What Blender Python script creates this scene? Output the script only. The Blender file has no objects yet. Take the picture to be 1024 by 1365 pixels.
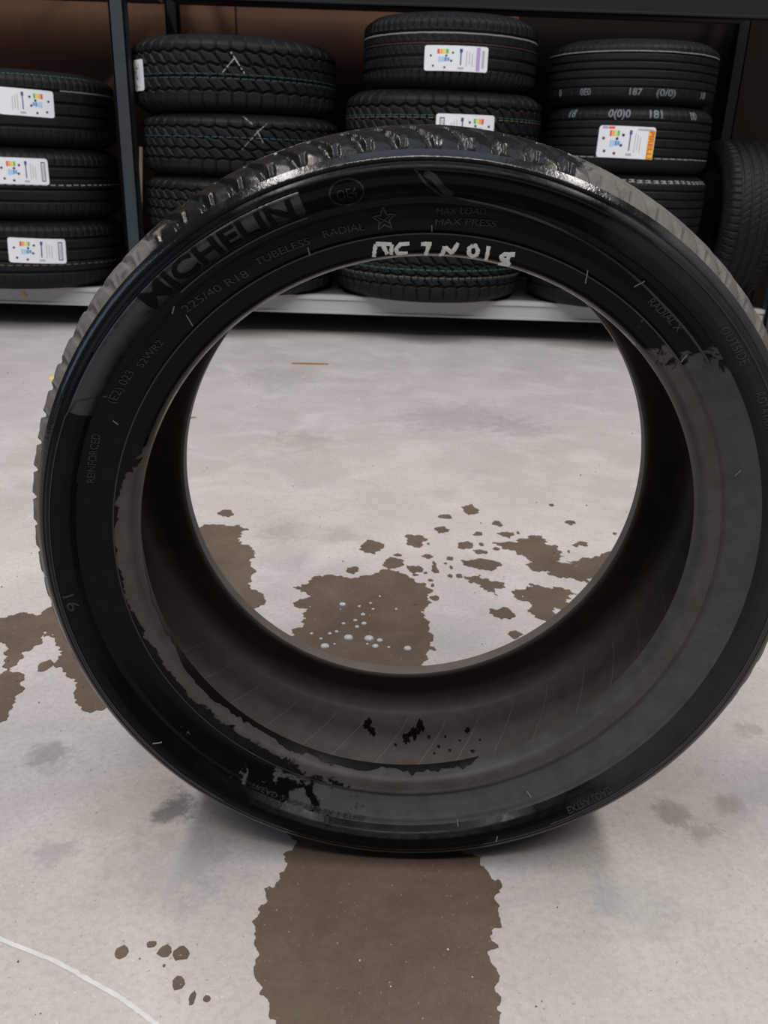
import bpy, bmesh, math, random
import numpy as np
from mathutils import Vector, Matrix, noise as mnoise
from mathutils.geometry import delaunay_2d_cdt

# ------------------------------------------------------------------ camera, world, lights, exposure
SC = bpy.context.scene
C = SC.collection
R_ = math.radians

cam_data = bpy.data.cameras.new('camera')
cam = bpy.data.objects.new('camera', cam_data)
C.objects.link(cam)
cam_data.sensor_fit = 'HORIZONTAL'
cam_data.sensor_width = 36.0
cam_data.lens = 1138.65 * 36.0 / 1024.0
cam_data.clip_start = 0.02
cam_data.dof.use_dof = True
cam_data.dof.focus_distance = 0.74
cam_data.dof.aperture_fstop = 22.0
cam.matrix_world = (Matrix.Translation((-0.032, -0.7317, 0.6164)) @ Matrix.Rotation(-0.007, 4, 'Z')
                    @ Matrix.Rotation(math.pi / 2 - 0.3887, 4, 'X') @ Matrix.Rotation(0.0338, 4, 'Z'))
SC.camera = cam

world = bpy.data.worlds.new('world')
SC.world = world
world.use_nodes = True
world.node_tree.nodes['Background'].inputs[0].default_value = (0.75, 0.85, 1.0, 1)
world.node_tree.nodes['Background'].inputs[1].default_value = 0.05


def area(name, loc, target, sx, sy, power, color):
    d = bpy.data.lights.new(name, 'AREA')
    d.shape = 'RECTANGLE'
    d.size, d.size_y, d.energy, d.color = sx, sy, power, color
    o = bpy.data.objects.new(name, d)
    C.objects.link(o)
    o.location = loc
    o.rotation_euler = (Vector(target) - Vector(loc)).to_track_quat('-Z', 'Y').to_euler()
    return o


area('ceiling_tube_left', (-2.0, -0.4, 4.2), (-2.0, -0.4, 0), 0.30, 5.0, 172, (1.0, 0.947, 0.905))
area('ceiling_tube_right', (2.1, -0.4, 4.2), (2.1, -0.4, 0), 0.30, 5.0, 172, (1.0, 0.947, 0.905))
area('ceiling_tube_front', (0.0, -2.6, 4.2), (0.0, -2.6, 0), 2.4, 0.30, 62, (1.0, 0.947, 0.905))
area('roof_light', (0.0, 0.2, 5.0), (0.0, 0.2, 0), 2.6, 5.0, 50, (0.66, 0.80, 1.0))
area('open_door_daylight', (-4.6, -1.2, 1.9), (0, 0.4, 0.3), 2.6, 2.6, 30, (0.58, 0.75, 1.0))

SC.view_settings.view_transform = 'Standard'
SC.view_settings.look = 'None'
SC.view_settings.gamma = 1.0
SC.view_settings.use_curve_mapping = False
SC.view_settings.exposure = 0.0

random.seed(4)
rng = np.random.default_rng(7)


# ------------------------------------------------------------------ helpers: objects
def link(name, mesh, mat=None, parent=None):
    o = bpy.data.objects.new(name, mesh)
    C.objects.link(o)
    if mat is not None:
        for m in (mat if isinstance(mat, (list, tuple)) else [mat]):
            mesh.materials.append(m)
    if parent is not None:
        o.parent = parent
    return o


def tag(o, label, cat, group=None):
    o['label'] = label
    o['category'] = cat
    if group:
        o['group'] = group
    return o


def thing(name, label, cat, loc=(0, 0, 0), rot=(0, 0, 0), group=None):
    o = bpy.data.objects.new(name, None)
    o.empty_display_size = 0.05
    C.objects.link(o)
    o.location = loc
    o.rotation_euler = rot
    return tag(o, label, cat, group)


def struct(name, mesh, mat, parent=None):
    o = link(name, mesh, mat, parent)
    if parent is None:
        o['kind'] = 'structure'
    return o


def mesh_from(name, verts, faces, smooth=False):
    me = bpy.data.meshes.new(name)
    me.from_pydata([tuple(v) for v in verts], [], [tuple(f) for f in faces])
    if smooth:
        me.polygons.foreach_set('use_smooth', [True] * len(me.polygons))
    me.update()
    return me


def grid_mesh(name, P, close_u=False, smooth=True):
    """P: (nu, nv, 3) array -> quad grid, closed round the first index when close_u."""
    nu, nv = P.shape[:2]
    idx = np.arange(nu * nv).reshape(nu, nv)
    if close_u:
        a, b = idx, np.roll(idx, -1, axis=0)
    else:
        a, b = idx[:-1], idx[1:]
    q = np.stack([a[:, :-1], b[:, :-1], b[:, 1:], a[:, 1:]], -1).reshape(-1, 4).astype(np.int32)
    me = bpy.data.meshes.new(name)
    me.vertices.add(nu * nv)
    me.vertices.foreach_set('co', P.reshape(-1).astype(np.float32))
    me.loops.add(q.size)
    me.loops.foreach_set('vertex_index', q.reshape(-1))
    me.polygons.add(len(q))
    me.polygons.foreach_set('loop_start', np.arange(0, q.size, 4, dtype=np.int32))
    me.polygons.foreach_set('loop_total', np.full(len(q), 4, np.int32))
    me.polygons.foreach_set('use_smooth', np.full(len(q), smooth))
    me.update(calc_edges=True)
    me.validate()
    return me


def box_mesh(name, boxes, bevel=0.002):
    bm = bmesh.new()
    for (x0, y0, z0, x1, y1, z1) in boxes:
        r = bmesh.ops.create_cube(bm, size=1)
        for v in r['verts']:
            v.co = Vector(((x0 + x1) / 2 + v.co.x * (x1 - x0), (y0 + y1) / 2 + v.co.y * (y1 - y0),
                           (z0 + z1) / 2 + v.co.z * (z1 - z0)))
    if bevel:
        bmesh.ops.bevel(bm, geom=bm.edges[:], offset=bevel, segments=2, affect='EDGES', profile=0.6)
    me = bpy.data.meshes.new(name)
    bm.to_mesh(me)
    bm.free()
    return me


# ------------------------------------------------------------------ helpers: materials
class NT:
    def __init__(self, name):
        self.m = bpy.data.materials.new(name)
        self.m.use_nodes = True
        self.t = self.m.node_tree
        self.b = self.t.nodes['Principled BSDF']

    def n(self, kind, **kw):
        nd = self.t.nodes.new('ShaderNode' + kind)
        for k, v in kw.items():
            setattr(nd, k, v)
        return nd

    def put(self, sock, v):
        if hasattr(v, 'links'):
            self.t.links.new(v, sock)
        elif isinstance(v, (tuple, list)) and len(v) == 3 and sock.type == 'RGBA':
            sock.default_value = (*v, 1)
        else:
            sock.default_value = v

    def math(self, op, a, b=0.0, c=0.0, clamp=False):
        nd = self.n('Math', operation=op, use_clamp=clamp)
        for i, v in enumerate((a, b, c)):
            self.put(nd.inputs[i], v)
        return nd.outputs[0]

    def mix(self, f, a, b, mode='MIX'):
        nd = self.n('Mix', data_type='RGBA', blend_type=mode)
        self.put(nd.inputs[0], f)
        self.put(nd.inputs[6], a)
        self.put(nd.inputs[7], b)
        return nd.outputs[2]

    def mixf(self, f, a, b):
        nd = self.n('Mix', data_type='FLOAT')
        self.put(nd.inputs[0], f)
        self.put(nd.inputs[2], a)
        self.put(nd.inputs[3], b)
        return nd.outputs[0]

    def noise(self, vec, scale, detail=4, rough=0.55, dist=0.0):
        nd = self.n('TexNoise')
        self.put(nd.inputs['Vector'], vec)
        nd.inputs['Scale'].default_value = scale
        nd.inputs['Detail'].default_value = detail
        nd.inputs['Roughness'].default_value = rough
        nd.inputs['Distortion'].default_value = dist
        return nd.outputs['Fac']

    def ramp(self, f, lo, hi, a=0.0, b=1.0, smooth=True):
        nd = self.n('MapRange', interpolation_type='SMOOTHSTEP' if smooth else 'LINEAR')
        for i, v in enumerate((f, lo, hi, a, b)):
            self.put(nd.inputs[i], v)
        return nd.outputs[0]

    def curve(self, f, pts):
        nd = self.n('FloatCurve')
        self.put(nd.inputs['Value'], f)
        cv = nd.mapping.curves[0]
        cv.points[0].location = pts[0]
        cv.points[1].location = pts[-1]
        for p in pts[1:-1]:
            cv.points.new(*p)
        for p in cv.points:
            p.handle_type = 'VECTOR'
        nd.mapping.update()
        return nd.outputs[0]

    def obj(self):
        return self.n('TexCoord').outputs['Object']

    def pos(self):
        return self.n('NewGeometry').outputs['Position']

    def bump(self, h, strength, dist):
        nd = self.n('Bump')
        nd.inputs['Strength'].default_value = strength
        nd.inputs['Distance'].default_value = dist
        self.put(nd.inputs['Height'], h)
        self.t.links.new(nd.outputs[0], self.b.inputs['Normal'])

    def out(self, color=None, rough=None, metal=None, spec=None):
        for k, v in (('Base Color', color), ('Roughness', rough), ('Metallic', metal), ('Specular IOR Level', spec)):
            if v is not None:
                self.put(self.b.inputs[k], v)
        return self.m


def plain(name, color, rough=0.6, metal=0.0, spec=0.5, vary=0.12, scale=30.0):
    k = NT(name)
    f = k.noise(k.obj(), scale, 4)
    dark = tuple(c * (1 - vary) for c in color)
    lite = tuple(min(1, c * (1 + vary)) for c in color)
    return k.out(k.mix(f, dark, lite), k.ramp(f, 0.2, 0.8, rough - 0.05, rough + 0.05), metal, spec)


def concrete(name, damp):
    k = NT(name)
    p = k.pos()
    big = k.noise(p, 1.6, 5, 0.6)
    mid = k.noise(p, 7.0, 6, 0.65, 0.6)
    fine = k.noise(p, 160.0, 3, 0.6)
    speck = k.noise(p, 420.0, 2, 0.5)
    col = k.mix(k.ramp(big, 0.3, 0.7), (0.395, 0.366, 0.346), (0.455, 0.424, 0.402))
    col = k.mix(k.ramp(mid, 0.42, 0.72), col, (0.49, 0.460, 0.438))
    # greyer worn clouds and scuffs
    mp = k.n('Mapping')
    mp.inputs['Scale'].default_value = (1.0, 1.35, 1.0)
    k.put(mp.inputs['Vector'], p)
    cl = k.noise(mp.outputs[0], 4.2, 7, 0.68, 0.9)
    col = k.mix(k.math('MULTIPLY', k.ramp(cl, 0.52, 0.74), 0.38), col, (0.27, 0.258, 0.248))
    blot = k.noise(p, 38.0, 6, 0.7, 0.5)
    col = k.mix(k.math('MULTIPLY', k.ramp(blot, 0.56, 0.70), 0.30), col, (0.30, 0.275, 0.255))
    col = k.mix(k.math('MULTIPLY', k.ramp(blot, 0.44, 0.30), 0.35), col, (0.53, 0.505, 0.48))
    col = k.mix(k.math('MULTIPLY', k.ramp(fine, 0.40, 0.72), 0.38), col, (0.30, 0.28, 0.265))
    col = k.mix(k.math('MULTIPLY', k.ramp(speck, 0.63, 0.72), 0.5), col, (0.66, 0.62, 0.57))
    col = k.mix(k.math('MULTIPLY', k.ramp(k.noise(p, 210, 2), 0.68, 0.74), 0.55), col, (0.16, 0.13, 0.11))
    pit = k.noise(p, 75, 5, 0.7)
    col = k.mix(k.math('MULTIPLY', k.ramp(pit, 0.66, 0.72), 0.45), col, (0.17, 0.14, 0.12))
    scr = k.n('Mapping')
    scr.inputs['Rotation'].default_value = (0, 0, 0.5)
    scr.inputs['Scale'].default_value = (3.0, 34.0, 1.0)
    k.put(scr.inputs['Vector'], p)
    col = k.mix(k.math('MULTIPLY', k.ramp(k.noise(scr.outputs[0], 4.0, 6, 0.75, 1.2), 0.62, 0.72), 0.30), col, (0.60, 0.575, 0.55))
    # soft old rubber smudges, each at its own spot
    for (x, y, r, s, c) in SMUDGES:
        d = k.n('VectorMath', operation='DISTANCE')
        k.put(d.inputs[0], p)
        d.inputs[1].default_value = (x, y, 0)
        dd = k.math('ADD', d.outputs['Value'], k.math('MULTIPLY', k.math('SUBTRACT', k.noise(p, 34, 6, 0.75), 0.5), r * 3.0))
        col = k.mix(k.ramp(dd, r * 0.2, r, s, 0.0), col, c)
    rough = k.ramp(mid, 0.3, 0.7, 0.62, 0.8)
    if damp:
        col = k.mix(1.0, col, (0.270, 0.216, 0.170), 'MULTIPLY')
        col = k.mix(k.ramp(k.noise(p, 16, 6, 0.7, 0.8), 0.35, 0.75, 0.0, 0.45), col, (0.060, 0.045, 0.034))
        col = k.mix(k.math('MULTIPLY', k.ramp(k.noise(p, 300, 2), 0.69, 0.75), 0.6), col, (0.38, 0.34, 0.28))
        rough = k.ramp(mid, 0.3, 0.7, 0.42, 0.6)
    k.bump(k.math('ADD', fine, k.math('MULTIPLY', mid, 2.0)), 0.25, 0.0012)
    return k.out(col, rough, 0.0, 0.35)


SMUDGES = [(-0.232, -0.045, 0.030, 0.75, (0.07, 0.065, 0.06)), (-0.215, -0.115, 0.075, 0.40, (0.22, 0.215, 0.21)),
           (-0.385, 0.035, 0.035, 0.55, (0.20, 0.18, 0.165)), (-0.330, -0.105, 0.025, 0.45, (0.22, 0.20, 0.19)),
           (0.285, -0.030, 0.030, 0.60, (0.17, 0.15, 0.13)), (0.305, -0.055, 0.022, 0.50, (0.20, 0.17, 0.15)),
           (0.345, -0.010, 0.022, 0.5, (0.19, 0.165, 0.15)), (0.215, -0.145, 0.06, 0.35, (0.25, 0.25, 0.245)),
           (0.42, 0.125, 0.022, 0.5, (0.2, 0.165, 0.15)), (-0.20, 0.66, 0.06, 0.4, (0.24, 0.21, 0.19)),
           (-0.10, 0.66, 0.05, 0.4, (0.25, 0.23, 0.21)), (-0.22, 1.20, 0.10, 0.45, (0.26, 0.235, 0.215)),
           (0.17, 1.45, 0.20, 0.40, (0.26, 0.24, 0.23)), (0.32, 1.38, 0.12, 0.40, (0.26, 0.24, 0.23)),
           (-0.35, 1.85, 0.16, 0.35, (0.28, 0.26, 0.24)), (0.1, 0.88, 0.05, 0.3, (0.28, 0.25, 0.23))]

M = {}
M['concrete'] = concrete('dry_concrete', False)
M['damp'] = concrete('damp_concrete', True)
M['label_white'] = plain('label_paper', (0.80, 0.83, 0.88), 0.35, vary=0.03)
M['ink_black'] = plain('black_ink', (0.03, 0.03, 0.035), 0.5)
M['ink_grey'] = plain('grey_ink', (0.42, 0.45, 0.50), 0.5)
M['ink_navy'] = plain('navy_ink', (0.05, 0.06, 0.20), 0.5)
M['ink_blue'] = plain('blue_ink', (0.14, 0.34, 0.68), 0.5)
M['ink_pale'] = plain('pale_blue_ink', (0.42, 0.62, 0.85), 0.5)
M['ink_red'] = plain('red_ink', (0.72, 0.10, 0.06), 0.5)
M['ink_orange'] = plain('orange_ink', (0.90, 0.42, 0.08), 0.5)
M['ink_yellow'] = plain('yellow_ink', (0.86, 0.72, 0.12), 0.5)
M['ink_green'] = plain('green_ink', (0.10, 0.50, 0.16), 0.5)
M['ink_purple'] = plain('purple_ink', (0.42, 0.34, 0.66), 0.5)
M['label_amber'] = plain('amber_label_strip', (0.92, 0.55, 0.05), 0.35, vary=0.03)
M['chalk'] = plain('white_chalk_paint', (0.62, 0.64, 0.64), 0.8, vary=0.35, scale=260)
M['faint_chalk'] = plain('faint_chalk', (0.26, 0.28, 0.29), 0.8, vary=0.5, scale=200)
M['stamp'] = plain('pale_stamped_paint', (0.15, 0.17, 0.185), 0.7, vary=0.4, scale=120)
M['stripe_white'] = plain('white_stripe_paint', (0.24, 0.245, 0.24), 0.7, vary=0.4)
M['stripe_green'] = plain('green_stripe_paint', (0.025, 0.085, 0.07), 0.7)
M['stripe_tan'] = plain('tan_stripe_paint', (0.13, 0.10, 0.07), 0.7)
M['stripe_blue'] = plain('blue_grey_stripe_paint', (0.025, 0.05, 0.065), 0.7)
M['stripe_red'] = plain('dull_red_stripe_paint', (0.04, 0.015, 0.015), 0.7)
M['upright'] = plain('dark_blue_grey_rack_paint', (0.022, 0.029, 0.036), 0.5)
M['upright_rear'] = plain('near_black_rear_upright', (0.008, 0.009, 0.011), 0.6, spec=0.15)  # rear posts, set darker than the front ones
M['dark_panel'] = plain('dark_brown_panel', (0.010, 0.0075, 0.0065), 0.7, spec=0.1)  # right-hand wall panels, set much darker than the plywood ones
M['beam'] = plain('light_grey_rack_paint', (0.42, 0.42, 0.43), 0.45, vary=0.06, scale=8)
M['beam_dark'] = plain('dark_grey_rack_beam', (0.011, 0.0115, 0.0135), 0.6, spec=0.2, vary=0.1, scale=8)  # upper beams, set darker than the lower ones
M['board'] = plain('grey_shelf_board', (0.10, 0.09, 0.085), 0.75)
M['wood_stick'] = plain('pale_wood', (0.50, 0.38, 0.27), 0.7)
M['white_paint'] = plain('worn_white_floor_paint', (0.56, 0.545, 0.525), 0.7, vary=0.22, scale=60)
M['straw'] = plain('brown_straw', (0.20, 0.12, 0.07), 0.8)
M['straw_pale'] = plain('pale_straw', (0.50, 0.46, 0.40), 0.8)
M['grit_pale'] = plain('pale_grit', (0.72, 0.69, 0.64), 0.8)
M['grit_dark'] = plain('dark_grit', (0.06, 0.045, 0.04), 0.8)
M['yellow_scrap'] = plain('yellow_paper', (0.62, 0.48, 0.10), 0.6)


def rubber_new(name, color, rough):
    k = NT(name)
    p = k.obj()
    f = k.noise(p, 45, 4)
    col = k.mix(k.ramp(f, 0.3, 0.75), tuple(c * 0.8 for c in color), tuple(c * 1.25 for c in color))
    k.bump(k.noise(p, 500, 2), 0.08, 0.0006)
    return k.out(col, k.ramp(f, 0.2, 0.8, rough - 0.06, rough + 0.08), 0.0, 0.22)


M['rubber_new'] = rubber_new('new_black_rubber', (0.0070, 0.0076, 0.0090), 0.56)
M['rubber_inside'] = rubber_new('inner_black_rubber', (0.015, 0.015, 0.016), 0.65)


def plywood():
    k = NT('brown_plywood')
    p = k.pos()
    mp = k.n('Mapping')
    mp.inputs['Scale'].default_value = (9.0, 9.0, 0.8)
    k.put(mp.inputs['Vector'], p)
    g = k.noise(mp.outputs[0], 3.0, 6, 0.6, 0.8)
    big = k.noise(p, 1.4, 2)
    col = k.mix(g, (0.068, 0.030, 0.016), (0.145, 0.068, 0.037))
    col = k.mix(k.ramp(big, 0.35, 0.7), col, (0.082, 0.037, 0.021))
    return k.out(col, 0.65, 0.0, 0.3)


M['plywood'] = plywood()


def bubble_mat():
    k = NT('clear_soap_film')
    k.b.inputs['Transmission Weight'].default_value = 0.55
    k.b.inputs['IOR'].default_value = 1.2
    return k.out((0.95, 0.97, 1.0), 0.04, 0.0, 0.6)


M['bubble'] = bubble_mat()


# worn tyre: angle round the axle, u = 0 left, .25 bottom, .5 right, .75 top, 1 left
def worn(name, dry, dry_rough, wet, wet_rough, curve, dry2=None, noise_scale=24.0, noise_amp=0.55, edge=0.03,
         bump=0.25, spec=0.5, wet_spec=0.10, stretch=(1, 1, 1), film=None, rbias=None):
    k = NT(name)
    p = k.obj()
    sp = k.n('SeparateXYZ')
    k.put(sp.inputs[0], p)
    ang = k.math('ARCTAN2', sp.outputs[2], sp.outputs[0])
    u = k.math('ADD', k.math('DIVIDE', ang, 2 * math.pi), 0.5)
    dryness = k.curve(u, curve)
    mp = k.n('Mapping')
    mp.inputs['Scale'].default_value = stretch
    k.put(mp.inputs['Vector'], p)
    ns = k.noise(mp.outputs[0], noise_scale, 7, 0.62, 0.4)
    f = k.math('ADD', dryness, k.math('MULTIPLY', k.math('SUBTRACT', ns, 0.5), noise_amp * 2))
    if rbias:     # the wet front creeps inwards from the rim side
        rad = k.math('SQRT', k.math('ADD', k.math('MULTIPLY', sp.outputs[0], sp.outputs[0]), k.math('MULTIPLY', sp.outputs[2], sp.outputs[2])))
        f = k.math('ADD', f, k.math('MULTIPLY', k.curve(u, rbias[0]), k.math('MULTIPLY', k.math('SUBTRACT', rbias[1], rad), rbias[2])))
    f = k.ramp(f, 0.5 - edge, 0.5 + edge)
    grain = k.noise(p, 60, 5, 0.6)
    d2 = dry2 or tuple(c * 0.75 for c in dry)
    dcol = k.mix(k.ramp(grain, 0.3, 0.7), d2, dry)
    wcol = wet
    if film:      # thin smears of dried silt inside the wet area
        wcol = k.mix(k.math('MULTIPLY', k.ramp(k.noise(p, 34, 6, 0.7, 0.5), 0.56, 0.66), 0.8), wet, film)
    col = k.mix(f, wcol, dcol)
    rough = k.mixf(f, k.ramp(grain, 0.3, 0.7, wet_rough * 0.7, wet_rough * 1.4), dry_rough)
    h = k.math('ADD', k.math('MULTIPLY', grain, 0.6), k.math('MULTIPLY', k.noise(p, 420, 2), 0.4))
    k.bump(h, bump, 0.0010)
    return k.out(col, rough, 0.0, k.mixf(f, wet_spec, spec))


M['worn_sidewall'] = worn('worn_sidewall_rubber', (0.0185, 0.018, 0.0185), 0.50, (0.0030, 0.0030, 0.0034), 0.24,
                          [(0, 0.25), (0.12, 0.20), (0.20, 0.12), (0.32, 0.25), (0.40, 0.85), (0.60, 0.95), (0.66, 0.75), (0.70, 0.25), (0.86, 0.10), (0.93, 0.22), (1, 0.25)],
                          noise_scale=16, noise_amp=0.3, edge=0.12, bump=0.16, spec=0.20)
M['worn_bead'] = worn('worn_bead_rubber', (0.066, 0.063, 0.062), 0.50, (0.0032, 0.003, 0.003), 0.25,
                      [(0, 0.72), (0.06, 0.66), (0.12, 0.60), (0.15, 0.50), (0.20, 0.62), (0.25, 0.82), (0.30, 1), (0.54, 1), (0.595, 0.8), (0.635, 0.35), (0.68, 0.08), (0.82, 0.05), (0.92, 0.10), (0.96, 0.35), (0.985, 0.62), (1, 0.72)],  # upper right drops early: the downward face's shade is painted in as wet
                      dry2=(0.049, 0.046, 0.044), noise_scale=44, noise_amp=0.55, edge=0.025, bump=0.14, spec=0.22,
                      rbias=([(0, 1), (0.12, 1), (0.24, 0.2), (0.3, 0), (0.92, 0), (0.97, 1), (1, 1)], 0.2425, 45.0))
M['worn_flange'] = worn('worn_rim_flange_rubber', (0.063, 0.061, 0.061), 0.48, (0.0030, 0.003, 0.003), 0.22,
                        [(0, 0.05), (0.06, 0.12), (0.10, 0.22), (0.13, 0.32), (0.17, 0.42), (0.22, 0.62), (0.28, 0.95), (0.54, 1), (0.58, 0.85), (0.615, 0.48), (0.64, 0.1), (0.80, 0.02), (0.95, 0.02), (1, 0.05)],
                        dry2=(0.047, 0.046, 0.045), noise_scale=44, noise_amp=0.55, edge=0.03, bump=0.14, spec=0.22)
M['worn_tread'] = worn('worn_tread_rubber', (0.118, 0.108, 0.095), 0.75, (0.008, 0.008, 0.008), 0.26,
                       [(0, 0.97), (0.25, 0.9), (0.55, 0.95), (0.66, 0.9), (0.69, 0.65), (0.715, 0.22), (0.82, 0.15), (0.855, 0.42), (0.885, 0.78), (1, 0.97)],
                       dry2=(0.082, 0.075, 0.066), noise_scale=38, noise_amp=0.45, edge=0.10, bump=0.35, film=(0.035, 0.031, 0.028), spec=0.25, wet_spec=0.16)
M['worn_shoulder'] = worn('worn_shoulder_rubber', (0.035, 0.034, 0.034), 0.42, (0.006, 0.006, 0.007), 0.16,
                          [(0, 0.3), (0.25, 0.6), (0.5, 0.9), (0.62, 0.8), (0.69, 0.2), (0.85, 0.05), (1, 0.3)],
                          noise_scale=22, noise_amp=0.3, edge=0.1, bump=0.35, spec=0.4, wet_spec=0.45)
M['worn_liner'] = worn('worn_inner_liner_rubber', (0.078, 0.067, 0.057), 0.55, (0.040, 0.035, 0.031), 0.45,
                       [(0, 0.8), (0.5, 0.8), (1, 0.8)], noise_scale=9, noise_amp=0.6, edge=0.3, bump=0.22, spec=0.3, wet_spec=0.25)
M['worn_letter'] = worn('worn_raised_lettering_rubber', (0.026, 0.025, 0.026), 0.45, (0.009, 0.009, 0.010), 0.22,
                        [(0, 0.3), (0.3, 0.8), (0.6, 0.9), (0.7, 0.2), (1, 0.25)], noise_scale=30, noise_amp=0.4, edge=0.1, bump=0.1, spec=0.45, wet_spec=0.4)
M['matte_letter'] = plain('matte_black_lettering_rubber', (0.005, 0.005, 0.005), 0.75, spec=0.08)
M['dusty_lit_bead'] = plain('dusty_lit_far_bead_rubber', (0.150, 0.130, 0.114), 0.6, spec=0.25, vary=0.25, scale=40)  # dust, lightened further to paint in the light on the far edge
M['panel'] = worn('lettering_panel_rubber', (0.024, 0.025, 0.030), 0.42, (0.012, 0.013, 0.016), 0.28, [(0, 0.5), (1, 0.5)], noise_scale=40, noise_amp=0.6, edge=0.1, bump=0.3, spec=0.5, wet_spec=0.5)
M['vent_line'] = plain('dusty_vent_line_rubber', (0.125, 0.114, 0.103), 0.6, spec=0.2)
M['wet_black'] = plain('wet_black_water_line', (0.005, 0.0045, 0.004), 0.32, spec=0.2)

# ------------------------------------------------------------------ the setting
me = box_mesh('floor', [(-5.0, -4.5, -0.10, 5.0, 3.50, 0.0)], 0)
struct('floor', me, M['concrete'])
wall = struct('wall_back', box_mesh('wall_back', [(-5.0, 3.42, 0.0, 5.0, 3.50, 2.6)], 0), M['board'])
x = -4.30
while x < 4.2:
    w = 1.20
    struct('panel', box_mesh('panel', [(x + 0.004, 3.400, 0.02, x + w - 0.004, 3.418, 2.50)], 0.003), M['plywood'] if x < 0.3 else M['dark_panel'], wall)
    x += w

# ------------------------------------------------------------------ pallet rack that holds the tyres
rack = thing('tyre_rack', 'dark blue-grey steel storage rack with a light grey beam near the floor', 'rack', (0, 2.5, 0))
YF, YB = 2.50, 3.30


def rpart(name, boxes, mat, bevel=0.002):
    me = box_mesh(name, [(b[0], b[1] - 2.5, b[2], b[3], b[4] - 2.5, b[5]) for b in boxes], bevel)
    return link(name, me, mat, rack)


for xl in (-0.976, 1.390, -3.34):
    for yy in (YF, YB):
        up = rpart('upright', [(xl, yy, 0.0, xl + 0.053, yy + 0.010, 2.4), (xl, yy, 0.0, xl + 0.008, yy + 0.048, 2.4),
                               (xl + 0.045, yy, 0.0, xl + 0.053, yy + 0.048, 2.4)], M['upright'] if yy == YF else M['upright_rear'], 0.0012)
        ft = link('foot_plate', box_mesh('foot_plate', [(xl - 0.02, yy - 2.5 - 0.02, 0.0, xl + 0.073, yy - 2.5 + 0.07, 0.006)], 0.001), M['upright'], up)
    rpart('cross_brace', [(xl + 0.010, YF + 0.04, 1.60, xl + 0.044, YB, 1.63)], M['upright'])
for (x0, x1) in ((-3.29, -0.976), (-0.923, 1.390)):
    lo = rpart('front_beam', [(x0, 2.520, 0.088, x1, 2.560, 0.140), (x0, 2.514, 0.134, x1, 2.560, 0.149), (x0, 2.514, 0.083, x1, 2.560, 0.092)], M['beam'])
    rpart('rear_beam', [(x0, YB - 0.03, 0.088, x1, YB, 0.149)], M['beam'])
    rpart('shelf_board', [(x0, 2.562, 0.128, x1, YB - 0.032, 0.1485)], M['board'])
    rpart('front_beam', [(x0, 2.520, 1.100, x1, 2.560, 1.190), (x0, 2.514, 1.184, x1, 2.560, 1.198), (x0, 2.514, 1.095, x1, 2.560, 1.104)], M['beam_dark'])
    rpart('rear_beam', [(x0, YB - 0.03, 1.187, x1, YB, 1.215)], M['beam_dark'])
    rpart('shelf_board', [(x0, 2.562, 1.186, x1, YB - 0.032, 1.197)], M['board'])
    if x0 < -1:
        v = [(-1.392, 0.0135, 0.130), (-1.380, 0.0135, 0.124), (-1.368, 0.0135, 0.108), (-1.376, 0.0135, 0.106), (-1.384, 0.0135, 0.116)]
        v2 = [(a, 0.0205, c) for a, b, c in v]
        f = [(0, 1, 2, 3, 4), (9, 8, 7, 6, 5)] + [(i, i + 5, (i + 1) % 5 + 5, (i + 1) % 5) for i in range(5)]
        link('yellow_sticker', mesh_from('yellow_sticker', v, [(0, 1, 2, 3, 4)]), M['yellow_scrap'], lo)

# ------------------------------------------------------------------ generic new tyres (axle along Z), built at their real sizes
def frac(a):
    return a - np.floor(a)


def groove(d, hw):
    """1 inside |d|<hw with soft walls"""
    return np.clip((hw - np.abs(d)) / (0.22 * hw) + 0.5, 0, 1)


def tri(u):
    return 1 - 4 * np.abs(frac(u) - 0.5)


def pat_all_terrain(th, s):
    N = 46
    u = th * N / (2 * np.pi)
    d = np.zeros_like(s)
    for c, ph in ((0.60, 0.0), (0.24, 0.5), (-0.12, 0.1), (-0.48, 0.6)):
        d = np.maximum(d, groove(s - c - 0.035 * tri(u + ph), 0.036))
    sh = s > 0.60
    d = np.maximum(d, np.where(sh | (s < -0.50), 0.75 * groove(frac(u + 0.12) - 0.5, 0.07), 0))
    r1 = (s <= 0.60) & (s > 0.24)
    d = np.maximum(d, np.where(r1, groove(frac(u + 1.9 * (s - 0.4)) - 0.5, 0.10), 0))
    r2 = (s <= 0.24) & (s > -0.12)
    d = np.maximum(d, np.where(r2, groove(frac(u + 2.4 * (s - 0.05) + 0.4) - 0.5, 0.09), 0))
    r3 = (s <= -0.12) & (s > -0.50)
    d = np.maximum(d, np.where(r3, groove(frac(u + 2.2 * s + 0.2) - 0.5, 0.10), 0))
    return d * 0.0105


def pat_ribbed(th, s):
    u = th * 78 / (2 * np.pi)
    d = np.zeros_like(s)
    for c in (0.52, 0.18, -0.17, -0.52):
        d = np.maximum(d, groove(s - c, 0.035))
    d = np.maximum(d, np.where(s > 0.58, 0.55 * groove(frac(u) - 0.5, 0.07), 0))
    d = np.maximum(d, np.where(s < -0.58, 0.55 * groove(frac(u + .5) - 0.5, 0.07), 0))
    d = np.maximum(d, np.where(np.abs(s) < 0.16, 0.25 * groove(frac(u + 2 * s) - 0.5, 0.06), 0))
    return d * 0.0075


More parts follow.
